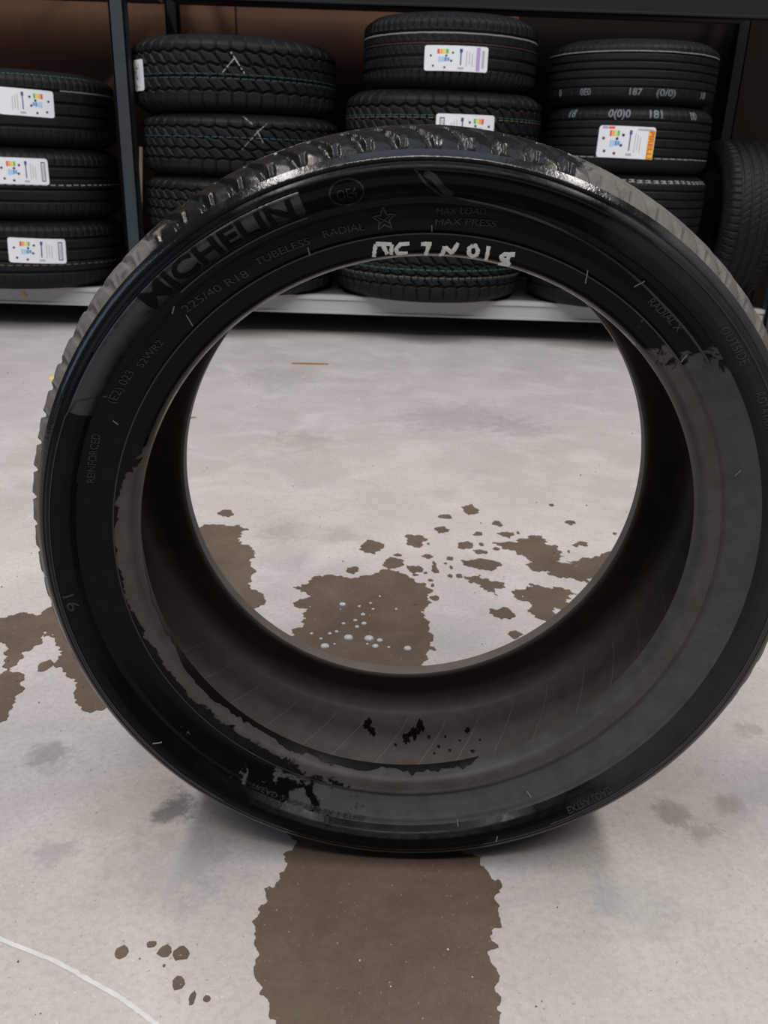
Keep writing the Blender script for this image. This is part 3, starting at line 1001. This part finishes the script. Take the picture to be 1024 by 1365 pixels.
raised_text('raised_lettering', 'OUTSIDE', 43.0, 36.5, 0.2830, 0.2830, 0.0060)
raised_text('raised_lettering', 'ROTATION', 31.5, 25.0, 0.2830, 0.2830, 0.0060)
raised_text('raised_lettering', '91', 190.5, 187.5, 0.2815, 0.2835, 0.0075)
# round approval mark, five-point mark
raised_line('approval_ring', [(102.1 + 2.35 * math.cos(a), 0.2805 + 0.0080 * math.sin(a)) for a in np.linspace(0, 2 * math.pi, 25)], 0.0006, n=3)
raised_text('approval_letter', 'OE4', 103.5, 100.7, 0.2800, 0.2800, 0.0062)
star = [(97.4 + math.degrees((0.0085 if i % 2 == 0 else 0.0036) * math.cos(math.pi / 2 + i * math.pi / 5) / 0.26) * -1,
         0.2592 + (0.0085 if i % 2 == 0 else 0.0036) * math.sin(math.pi / 2 + i * math.pi / 5)) for i in range(11)]
raised_line('star_outline', star, 0.0006, n=2)
raised_text('star_letter', 'X', 98.5, 96.3, 0.2585, 0.2585, 0.0050)
# ribs and panels moulded round the sidewall
raised_line('moulded_rib', [(a, 0.2897) for a in np.linspace(146, 108.5, 12)] + [(108.3, 0.2885)], 0.0006)
raised_line('moulded_rib', [(a, 0.2715) for a in np.linspace(131, 108.5, 10)], 0.0006)
raised_line('moulded_rib', [(92.7, 0.2895), (91.2, 0.2810), (88.9, 0.2735), (84, 0.2712), (76.5, 0.2692), (64, 0.2665), (51, 0.2635), (38, 0.2640)], 0.0008)
raised_line('moulded_rib', [(92.7, 0.2895)] + [(a, 0.2890) for a in np.linspace(88, -40, 40)], 0.0006)
V_ = [(91.5, 0.2875), (90.3, 0.2850), (88.6, 0.2770), (87.4, 0.2740)]
raised_line('moulded_rib', V_, 0.0022, 0.0004)
raised_line('moulded_rib', [(152.2, 0.2700), (152.6, 0.2760), (154.0, 0.2860), (157.0, 0.2890)], 0.0006)
raised_line('moulded_rib', [(a, 0.2735) for a in np.linspace(152, 168, 6)], 0.0005)
raised_line('moulded_rib', [(a, 0.2890) for a in np.linspace(157, 236, 30)], 0.0005)
raised_line('moulded_rib', [(a, 0.2880) for a in np.linspace(-62, -40, 10)], 0.0005)

raised_line('rim_line', [(a, 0.2474) for a in np.linspace(0, 360, 121)], 0.00045, 0.0006, 'worn_shoulder', n=2)
# vent whiskers
for (a0, r0), (a1_, r1) in [((89.93, .2536), (89.85, .2485)), ((110.26, .2531), (110.4, .2474)), ((134.6, .2657), (133.4, .2680)), ((133.4, .2585), (134.16, .2500)),
                            ((62.5, .2423), (63.46, .2511)), ((55.9, .2596), (55.5, .2670)), ((40.6, .2482), (41.16, .2548)), ((17.3, .2566), (18.4, .2609)),
                            ((156.6, .2568), (156.1, .2609)), ((-72, .285), (-72.6, .291)), ((-64, .262), (-63.6, .267)), ((-79, .270), (-79, .275)), ((-140, .280), (-141, .285))]:
    raised_line('vent_whisker', [(a0, r0), (a1_, r1)], 0.00035, 0.0009, 'stamp', n=4)

# hand-written white paint on the bead
LET = {
    'M': [[(99.84, 0.2346), (99.22, 0.243)], [(99.22, 0.243), (96.52, 0.2414)], [(98.06, 0.2419), (97.45, 0.2352)], [(96.52, 0.2414), (96.76, 0.2344)]],
    'C': [[(93.52, 0.2408), (95.07, 0.2408), (95.86, 0.238), (95.63, 0.2343), (93.86, 0.2343)]],
    'T': [[(91.56, 0.2402), (89.8, 0.2402)], [(90.23, 0.2398), (90.65, 0.2322)]],
    'N': [[(88.25, 0.2320), (87.71, 0.2328), (87.51, 0.239)], [(87.49, 0.2385), (86.07, 0.2343)], [(86.07, 0.2343), (85.34, 0.242)]],
    '0': [[(82.77, 0.2414), (83.36, 0.2388), (83.2, 0.2352), (82.46, 0.2335), (81.77, 0.2352), (81.82, 0.2388), (82.39, 0.2414), (82.77, 0.2414)]],
    '1': [[(80.2, 0.2428), (79.96, 0.2328)]],
    '8': [[(75.55, 0.2413), (77.28, 0.2396), (77.68, 0.2373), (77.0, 0.2348), (76.36, 0.237), (76.43, 0.2403)], [(76.6, 0.2357), (77.05, 0.2322), (77.4, 0.2312)],
          [(76.33, 0.2356), (75.7, 0.2325), (77.4, 0.2312)]]}
for ch, sts in LET.items():
    V, F = [], []
    for stn in sts:
        pts = np.array(stn)
        t = np.arange(len(pts))
        tt = np.linspace(0, len(pts) - 1, (len(pts) - 1) * 6 + 1)
        A, Rr = np.interp(tt, t, pts[:, 0]), np.interp(tt, t, pts[:, 1])
        k0 = len(V)
        for i in range(len(tt)):
            i0, i1 = max(0, i - 1), min(len(tt) - 1, i + 1)
            dx, dy = R_(A[i1] - A[i0]) * Rr[i], Rr[i1] - Rr[i0]
            L = math.hypot(dx, dy) or 1
            hw = 0.00140 * (0.8 + 0.5 * random.random())
            nx, ny = -dy / L * hw, dx / L * hw
            for sg, off in ((1, 0.00005), (0.6, 0.0005), (-0.6, 0.0005), (-1, 0.00005)):
                V.append(on_side(R_(A[i]) + sg * nx / Rr[i], Rr[i] + sg * ny, off))
        for i in range(len(tt) - 1):
            for q in range(3):
                a = k0 + i * 4 + q
                F.append((a, a + 1, a + 5, a + 4))
    p_ = link('painted_character', mesh_from('painted_character', V, F), M['chalk'], worn_t)
    p_['label'] = 'hand-written white painted character'

# black water line left along the inner edge of the front bead
n = 220
V, F = [], []
for i in range(n + 1):
    a = R_(-176 + (-72 + 176) * i / n)
    f = i / n
    env = min(1, f * 14, (1 - f) * 40) * (0.35 + 0.65 * min(1, f * 3))
    wd = 0.0095 * env * (0.75 + 0.6 * mnoise.noise(Vector((i * 0.09, 0.3, 0))) + 0.35 * mnoise.noise(Vector((i * 0.4, 5, 0)))) + 0.0004
    for q in (0, 1, 2):
        ww = 0.0758 + 0.0002 + wd * q / 2 * 1.15
        rr_ = np.interp(ww, [0.0765, 0.083, 0.090], [0.2303, 0.2311, 0.2333]) - 0.00035
        V.append(tuple(tp(np.array(a), np.array(rr_), np.array(ww)).tolist()))
for i in range(n):
    for q in (0, 1):
        F.append((3 * i + q, 3 * i + q + 1, 3 * i + q + 4, 3 * i + q + 3))
ws = link('wet_streak', mesh_from('wet_streak', V, F, True), M['wet_black'], worn_t)
ws['label'] = 'glossy black water line along the lower bead'
# dark splashes on the inner liner
lw, lr = smooth_profile(lin, 110)


def on_liner(a, y, off=0.0006):
    crown = lr > 0.2955
    o2 = np.argsort(lw[crown])
    rr_ = np.interp(y, lw[crown][o2], lr[crown][o2]) - off
    return tuple(tp(np.array(a), np.array(rr_), np.array(y)).tolist())


# slanting vent lines moulded in the liner
for q in range(44):
    a0 = 2 * math.pi * (q + 0.25 * random.random()) / 44
    V, F = [], []
    for i in range(15):
        y = -0.090 + 0.180 * i / 14
        for da, off in ((-0.0016, 0.0001), (0, 0.0005), (0.0016, 0.0001)):
            V.append(on_liner(a0 - 1.7 * y + da, y, off))
    for i in range(14):
        F += [(3 * i, 3 * i + 1, 3 * i + 4, 3 * i + 3), (3 * i + 1, 3 * i + 2, 3 * i + 5, 3 * i + 4)]
    link('vent_line', mesh_from('vent_line', V, F, True), M['vent_line'], worn_t)

for (ad, y, ra, ry) in ((-97.3, -0.078, 0.005, 0.008), (-96.2, -0.068, 0.004, 0.007), (-85.6, -0.079, 0.004, 0.009), (-87.0, -0.070, 0.006, 0.009), (-88.8, -0.060, 0.004, 0.007),
                        (-84.0, -0.062, 0.0018, 0.003), (-82.0, -0.047, 0.0016, 0.0025), (-79.7, -0.038, 0.0018, 0.0025), (-75.6, -0.066, 0.003, 0.005), (-73.3, -0.048, 0.0015, 0.002),
                        (-75.0, -0.031, 0.0025, 0.0035), (-77.5, -0.052, 0.0014, 0.002), (-80.5, -0.060, 0.0014, 0.002), (-91.0, -0.050, 0.0016, 0.002), (-83.0, -0.036, 0.0014, 0.002)):
    V = [on_liner(R_(ad), y)]
    for q in range(18):
        k = 0.55 + 0.9 * random.random()
        V.append(on_liner(R_(ad) + ra * k * math.cos(q * math.pi / 9) / 0.3, y + ry * k * math.sin(q * math.pi / 9), 0.0003))
    link('water_splash', mesh_from('water_splash', V, [(0, q + 1, (q + 1) % 18 + 1) for q in range(18)]), M['wet_black'], worn_t)

# ------------------------------------------------------------------ damp marks and small things on the floor
def rough_outline(pts, seed, amp=0.26, minlen=0.0032):
    rnd = random.Random(seed)
    pts = [Vector(p) for p in pts]
    while True:
        out, again = [], False
        for i, a in enumerate(pts):
            b = pts[(i + 1) % len(pts)]
            out.append(a)
            L = (b - a).length
            if L > minlen:
                again = True
                nrm = Vector((-(b - a).y, (b - a).x)) / L
                out.append((a + b) / 2 + nrm * L * rnd.uniform(-amp, amp))
        pts = out
        if not again:
            return pts


def teeth(pts, seed, h):
    """fine ragged edge, as water creeps along the pores"""
    out = []
    n = len(pts)
    for i, a in enumerate(pts):
        b, prv = pts[(i + 1) % n], pts[i - 1]
        L = (b - a).length
        m = max(1, int(L / 0.0014))
        for q in range(m):
            p = a.lerp(b, q / m)
            t = (b - prv) if q == 0 else (b - a)
            nr = Vector((-t.y, t.x)).normalized()
            v = Vector((p.x * 150, p.y * 150, seed * 3.1))
            out.append(p + nr * (h * mnoise.noise(v) * 1.5 + h * 0.55 * mnoise.noise(v * 2.7)))
    return out


def filled(vv, ff, poly):
    """triangles whose middle lies inside the outline"""
    px_ = np.array([p.x for p in poly])
    py_ = np.array([p.y for p in poly])
    qx, qy = np.roll(px_, -1), np.roll(py_, -1)
    out = []
    for f in ff:
        c = sum((vv[i] for i in f), Vector((0, 0))) / len(f)
        hit = (py_ > c.y) != (qy > c.y)
        with np.errstate(divide='ignore', invalid='ignore'):
            xx = (qx - px_) * (c.y - py_) / (qy - py_) + px_
        if np.count_nonzero(hit & (c.x < xx)) % 2:
            a, b, d = (vv[i] for i in f[:3])
            out.append(tuple(f) if (b - a).cross(d - a) > 0 else tuple(reversed(f)))
    return out


def damp_mark(name, outline, label, seed, z=0.0006, group=None, amp=0.28, cat='damp patch', teeth_h=0.0026):
    pts = teeth(rough_outline(outline, seed, amp, 0.007), seed, teeth_h)
    cx = sum(p.x for p in pts) / len(pts)
    cy = sum(p.y for p in pts) / len(pts)
    n = len(pts)
    V = [(p.x - cx, p.y - cy, z) for p in pts] + [(p.x - cx, p.y - cy, -0.0002) for p in pts]
    vv, _e, ff, _ov, _oe, _of = delaunay_2d_cdt([Vector((p.x, p.y)) for p in pts], [(i, (i + 1) % n) for i in range(n)], [], 0, 1e-6)
    F = [(i, i + n, (i + 1) % n + n, (i + 1) % n) for i in range(n)]
    b0 = len(V)
    V += [(p.x - cx, p.y - cy, z) for p in vv]
    tops = []
    for f in filled(vv, ff, pts):
        tops.append(tuple(b0 + q for q in f))
    F += tops
    o = link(name, mesh_from(name, V, F), M['damp'])
    o.location = (cx, cy, 0)
    return tag(o, label, cat, group)


TRACK = [(-0.1019, -0.0855), (-0.1105, -0.1191), (-0.1256, -0.142), (-0.1268, -0.1673), (-0.128, -0.1911), (-0.1203, -0.2133), (-0.1226, -0.2277), (-0.1154, -0.2479), (-0.1036, -0.2606), (-0.0963, -0.273), (-0.0836, -0.3051), (-0.0729, -0.3471), (0.057, -0.3438), (0.0671, -0.3009), (0.0732, -0.268), (0.0779, -0.2486), (0.0762, -0.2319), (0.0728, -0.2071), (0.0838, -0.1993), (0.0776, -0.1803), (0.0866, -0.1599), (0.0847, -0.1474), (0.0928, -0.1252), (0.0842, -0.121), (0.0754, -0.1029), (0.06, -0.0891), (0.0492, 0.0647), (0.0305, 0.2423), (0.0461, 0.3253), (0.0413, 0.3659), (0.0513, 0.4439), (0.0164, 0.5037), (-0.0127, 0.5263), (-0.0345, 0.5083), (-0.0701, 0.4897), (-0.1182, 0.4918), (-0.1356, 0.4853), (-0.1609, 0.4525), (-0.1467, 0.4384), (-0.1305, 0.4247), (-0.1556, 0.4016), (-0.1344, 0.3551), (-0.1445, 0.3265), (-0.1268, 0.2087), (-0.1121, 0.0573)]
INNER = [(-0.35, 0.6702), (-0.3081, 0.6837), (-0.2636, 0.6668), (-0.2729, 0.6495), (-0.2491, 0.5972), (-0.2448, 0.5439), (-0.2313, 0.4788), (-0.2301, 0.4555), (-0.2029, 0.4273), (-0.2014, 0.3916), (-0.2196, 0.3721), (-0.2861, 0.2736), (-0.3261, 0.2911), (-0.3636, 0.3977), (-0.384, 0.5254), (-0.3861, 0.6408)]
LEFT = [(-0.5725, 0.2766), (-0.5639, 0.3288), (-0.5427, 0.3475), (-0.5108, 0.3429), (-0.5081, 0.3676), (-0.4677, 0.391), (-0.4199, 0.418), (-0.3691, 0.3973), (-0.3261, 0.2911), (-0.314, 0.149), (-0.3543, 0.1222), (-0.3901, 0.1326), (-0.4107, 0.1849), (-0.4485, 0.249), (-0.4901, 0.3017), (-0.4895, 0.2542), (-0.4954, 0.2241), (-0.4971, 0.1974), (-0.4694, 0.141), (-0.4574, 0.0964), (-0.4757, 0.0883), (-0.5201, 0.1384)]
damp_mark('damp_patch', TRACK, 'wide brown damp track with ragged edges running beneath the worn tyre', 1)
damp_mark('damp_patch', INNER, 'brown damp patch at the lower left edge of the view through the worn tyre', 2, 0.0007)
damp_mark('damp_patch', LEFT, 'brown damp patch left of the worn tyre, reaching the left picture edge', 3, 0.0008)
P1 = [(0.1714, 0.6442), (0.1866, 0.6485), (0.2161, 0.6508), (0.232, 0.6683), (0.2637, 0.6806), (0.2669, 0.6513), (0.2873, 0.6181), (0.2898, 0.5969), (0.2722, 0.5778), (0.2623, 0.5511), (0.2322, 0.5349), (0.2198, 0.551), (0.2208, 0.592), (0.2095, 0.6032), (0.1883, 0.6202)]
P2 = [(0.2555, 0.5478), (0.2739, 0.5663), (0.3067, 0.5599), (0.289, 0.579), (0.3239, 0.5934), (0.3664, 0.6208), (0.399, 0.6357), (0.3838, 0.5511), (0.3502, 0.5156), (0.3203, 0.519), (0.2983, 0.5014), (0.2732, 0.5158), (0.2568, 0.5201)]
P3 = [(0.1077, 0.5099), (0.1364, 0.5173), (0.1522, 0.4942), (0.1722, 0.4902), (0.1723, 0.472), (0.1526, 0.4656), (0.1573, 0.4459), (0.1423, 0.4574), (0.1322, 0.4745), (0.1144, 0.489)]
P4 = [(0.1871, 0.4679), (0.2098, 0.4771), (0.2292, 0.4862), (0.2612, 0.4779), (0.2831, 0.4565), (0.2619, 0.4379), (0.2697, 0.4191), (0.2399, 0.4125), (0.2405, 0.3848), (0.2213, 0.3702), (0.2033, 0.3825), (0.1964, 0.3958), (0.205, 0.415), (0.1865, 0.4379)]
GP = 'damp blotches seen through the worn tyre'
damp_mark('damp_patch', P1, 'largest ragged damp blotch on the right of the view through the tyre', 5, 0.0006, GP, 0.32)
damp_mark('damp_patch', P2, 'ragged damp blotch touching the right rim of the view through the tyre', 6, 0.0007, GP, 0.32)
damp_mark('damp_patch', P3, 'slanting damp blotch between the wide track and the right-hand blotches', 7, 0.0006, GP, 0.32)
damp_mark('damp_patch', P4, 'lowest of the large damp blotches at the right inside the tyre', 8, 0.0006, GP, 0.32)
BL = [(0.145, 0.7966, 0.019, 0.0315), (0.0949, 0.7586, 0.0143, 0.015), (0.0829, 0.6972, 0.0165, 0.0174), (0.1899, 0.7336, 0.0127, 0.0145), (0.2006, 0.6859, 0.0151, 0.0172), (0.035, 0.6468, 0.0253, 0.0365), (-0.0439, 0.6124, 0.0221, 0.0285), (-0.0052, 0.5523, 0.0213, 0.0264), (0.0317, 0.5294, 0.0148, 0.0198), (0.0641, 0.5373, 0.0062, 0.0258), (0.1226, 0.631, 0.0172, 0.0161), (0.1466, 0.5573, 0.0405, 0.0206), (0.145, 0.6046, 0.0117, 0.0124), (0.0912, 0.5737, 0.0076, 0.0089), (0.0535, 0.5799, 0.0089, 0.009), (0.1596, 0.3889, 0.0226, 0.0187), (0.1681, 0.3283, 0.0119, 0.0127), (-0.3146, 0.7437, 0.0166, 0.0184), (0.0587, 0.4297, 0.0081, 0.0098), (-0.0713, 0.5195, 0.0098, 0.0139), (0.1016, 0.5095, 0.0073, 0.0082), (0.1485, 0.6819, 0.0096, 0.0102), (0.3285, 0.7482, 0.0086, 0.0111), (0.3298, 0.6528, 0.0109, 0.0099)]
BLAB = {0: 'topmost damp spot inside the tyre, an oval', 1: 'small flat damp spot left of the topmost one', 2: 'flat damp spot below and left of the topmost one', 5: 'rounded damp spot above the top edge of the wide track',
        6: 'oval damp spot farthest left above the wide track', 7: 'damp spot just above the ragged top of the wide track', 8: 'round damp spot at the upper right corner of the wide track',
        11: 'long flat damp spot left of the largest blotch', 15: 'oval damp spot below the slanting blotch', 16: 'damp spot nearest the lower right rim inside the tyre',
        17: 'damp spot above the left patch inside the tyre'}
rs_ = random.Random(11)
for _ in range(34):
    f = rs_.random()
    BL.append((0.02 + 0.36 * f + rs_.uniform(-.03, .03), 0.52 + 0.12 * f + rs_.gauss(0, 0.065), rs_.uniform(.002, .0065), rs_.uniform(.003, .008)))
for i, (x, y, a, b) in enumerate(BL):
    rnd = random.Random(40 + i)
    out = [(x + a * math.cos(q) * rnd.uniform(0.62, 1.15), y + b * math.sin(q) * rnd.uniform(0.62, 1.15)) for q in np.linspace(0, 2 * math.pi, 11)[:-1]]
    damp_mark('damp_spot', out, BLAB.get(i, 'small damp speck scattered between the larger damp spots inside the tyre'), 60 + i, 0.0004 + 0.00002 * i, 'damp spots seen through the tyre', 0.22, 'damp spot', min(0.0024, 0.22 * a))
DR = [(-0.2349, -0.2126, 0.0056, 0.0066, 'leftmost damp drop of the cluster above the white line'), (-0.2126, -0.2045, 0.0044, 0.0037, 'small damp drop second from the left in the lower left cluster'),
      (-0.1995, -0.2115, 0.0062, 0.0066, 'damp drop in the middle of the top row of the lower left cluster'), (-0.1849, -0.2125, 0.0068, 0.0073, 'largest damp drop, right end of the top row of the lower left cluster'),
      (-0.1964, -0.2244, 0.0018, 0.0021, 'tiniest damp drop just under the top row of the cluster'), (-0.181, -0.2405, 0.0048, 0.0068, 'tall damp drop below the top row of the cluster'),
      (-0.1669, -0.2528, 0.0024, 0.0066, 'narrow streak-like damp drop near the white line end'), (-0.1555, -0.2537, 0.0029, 0.0033, 'lowest round damp drop, nearest the wide track'),
      (-0.4567, 0.2119, 0.0095, 0.0141, 'damp spot inside the bend of the left damp patch')]
for i, (x, y, a, b, lb) in enumerate(DR):
    rnd = random.Random(140 + i)
    out = [(x + a * math.cos(q) * rnd.uniform(0.8, 1.12), y + b * math.sin(q) * rnd.uniform(0.8, 1.12)) for q in np.linspace(0, 2 * math.pi, 10)[:-1]]
    damp_mark('damp_drop', out, lb, 160 + i, 0.0005, 'damp drops on the bare floor', 0.12, 'damp spot', 0.0008)

# worn white line painted on the floor
LN = [(-0.43, -0.163), (-0.3879, -0.1819), (-0.3399, -0.2035), (-0.2853, -0.2237), (-0.2239, -0.2545), (-0.1922, -0.2745), (-0.1617, -0.2958), (-0.13, -0.319)]
V, F = [], []
tt = np.linspace(0, len(LN) - 1, 160)
A = np.interp(tt, range(len(LN)), [p[0] for p in LN])
B = np.interp(tt, range(len(LN)), [p[1] for p in LN])
for i in range(160):
    i0, i1 = max(0, i - 3), min(159, i + 3)
    d = Vector((A[i1] - A[i0], B[i1] - B[i0])).normalized()
    for sg in (1, -1):
        hw = 0.0019 * (1 + 0.6 * mnoise.noise(Vector((i * 0.5, sg * 3, 0))))
        V.append((A[i] - d.y * hw * sg + 0.28, B[i] + d.x * hw * sg + 0.24, 0.0004))
F = [(2 * i + 1, 2 * i + 3, 2 * i + 2, 2 * i) for i in range(159)]
ln = link('painted_line', mesh_from('painted_line', V, F), M['white_paint'])
ln.location = (-0.28, -0.24, 0)
tag(ln, 'thin worn white line painted across the floor in the lower left corner', 'floor line')

# soap bubbles on the damp track
BUB = [(-0.0996, 0.2805), (-0.0684, 0.3053), (-0.0398, 0.3045), (-0.0815, 0.4011), (-0.05, 0.3724), (-0.0479, 0.3459), (-0.0574, 0.3362), (-0.0607, 0.3543), (-0.0306, 0.2845), (-0.0245, 0.3005), (0.0137, 0.2811), (-0.095, 0.3149), (-0.1205, 0.3134), (-0.0259, 0.4307), (-0.0394, 0.408), (-0.0011, 0.392), (-0.087, 0.2872), (-0.1067, 0.3006), (-0.0119, 0.2832), (-0.0773, 0.3441), (-0.0356, 0.3899), (-0.0561, 0.397), (-0.0858, 0.3205), (-0.042, 0.2898)]
BS = [5.2, 5.6, 5.8, 4.2, 3.0, 3.4, 2.8, 2.6, 4.0, 3.6, 4.6]
prof = [(math.cos(a), 0.55 * math.sin(a)) for a in np.linspace(0, math.pi / 2 - 0.05, 7)]
bub_me = lathe_z('soap_bubble', [(r, z) for r, z in prof], 20)
bub_me.materials.append(M['bubble'])
for i, (x, y) in enumerate(BUB):
    o = bpy.data.objects.new('soap_bubble', bub_me)
    C.objects.link(o)
    s = (BS[i] * 1.15 if i < len(BS) else 1.8 + random.random()) * 0.001
    o.location = (x, y, 0.0006)
    o.scale = (s, s, s)
    tag(o, 'tiny clear soap bubble resting on the damp track seen through the tyre', 'bubble', 'soap bubbles on the damp track')


def scrap(name, x, y, L, w, ang, mat, label, cat):
    V = []
    n = 6
    for i in range(n + 1):
        f = i / n - 0.5
        ww = w * (1 - 1.4 * f * f)
        bend = 0.12 * L * (f * f)
        for (b, z) in ((-ww, 0.0), (0, ww * 0.9), (ww, 0.0)):
            V.append((f * L, b + bend, z + 0.0002))
    F = []
    for i in range(n):
        for q in (0, 1):
            F.append((3 * i + q, 3 * i + 3 + q, 3 * i + 4 + q, 3 * i + 1 + q))
    o = link(name, mesh_from(name, V, F), mat)
    o.location = (x, y, 0)
    o.rotation_euler.z = ang
    return tag(o, label, cat)


scrap('straw_bit', -0.27, 2.02, 0.12, 0.006, 0.05, M['straw'], 'brown bit of straw on the floor near the rack', 'debris')
scrap('straw_bit', -0.52, 1.36, 0.035, 0.004, 0.3, M['straw'], 'short brown bit of straw near the left rim inside the tyre', 'debris')
scrap('leaf_scrap', 0.325, -0.047, 0.014, 0.0012, 2.6, M['straw_pale'], 'pale curled scrap on the floor right of the worn tyre', 'debris')
scrap('yellow_scrap', -0.99, 1.72, 0.03, 0.008, 0.2, M['yellow_scrap'], 'tiny yellow scrap on the floor left of the worn tyre', 'debris')

# loose grit: nobody could count it
V, F, FM = [], [], []
for i in range(700):
    y = -0.40 + 2.6 * random.random() ** 1.8
    x = (random.random() - 0.5) * (1.0 + 0.75 * (y + 0.4))
    if abs(x) < 0.33 and abs(y) < 0.15:
        continue
    s = random.uniform(0.0004, 0.0011) * (1 + 0.5 * y)
    k = len(V)
    a0 = random.random() * 6
    V += [(x + s * math.cos(a0 + q * math.pi / 2) * random.uniform(.6, 1.5), y + s * math.sin(a0 + q * math.pi / 2) * random.uniform(.6, 1.5), 0.001) for q in range(4)] + [(x, y, s * 0.8 + 0.0014)]
    F += [(k + q, k + (q + 1) % 4, k + 4) for q in range(4)]
    FM += [0 if random.random() < 0.6 else 1] * 4
o = link('grit', mesh_from('grit', V, F), [M['grit_pale'], M['grit_dark']])
o.data.polygons.foreach_set('material_index', FM)
o['kind'] = 'stuff'
tag(o, 'scattered pale and dark grit on the concrete floor', 'grit')
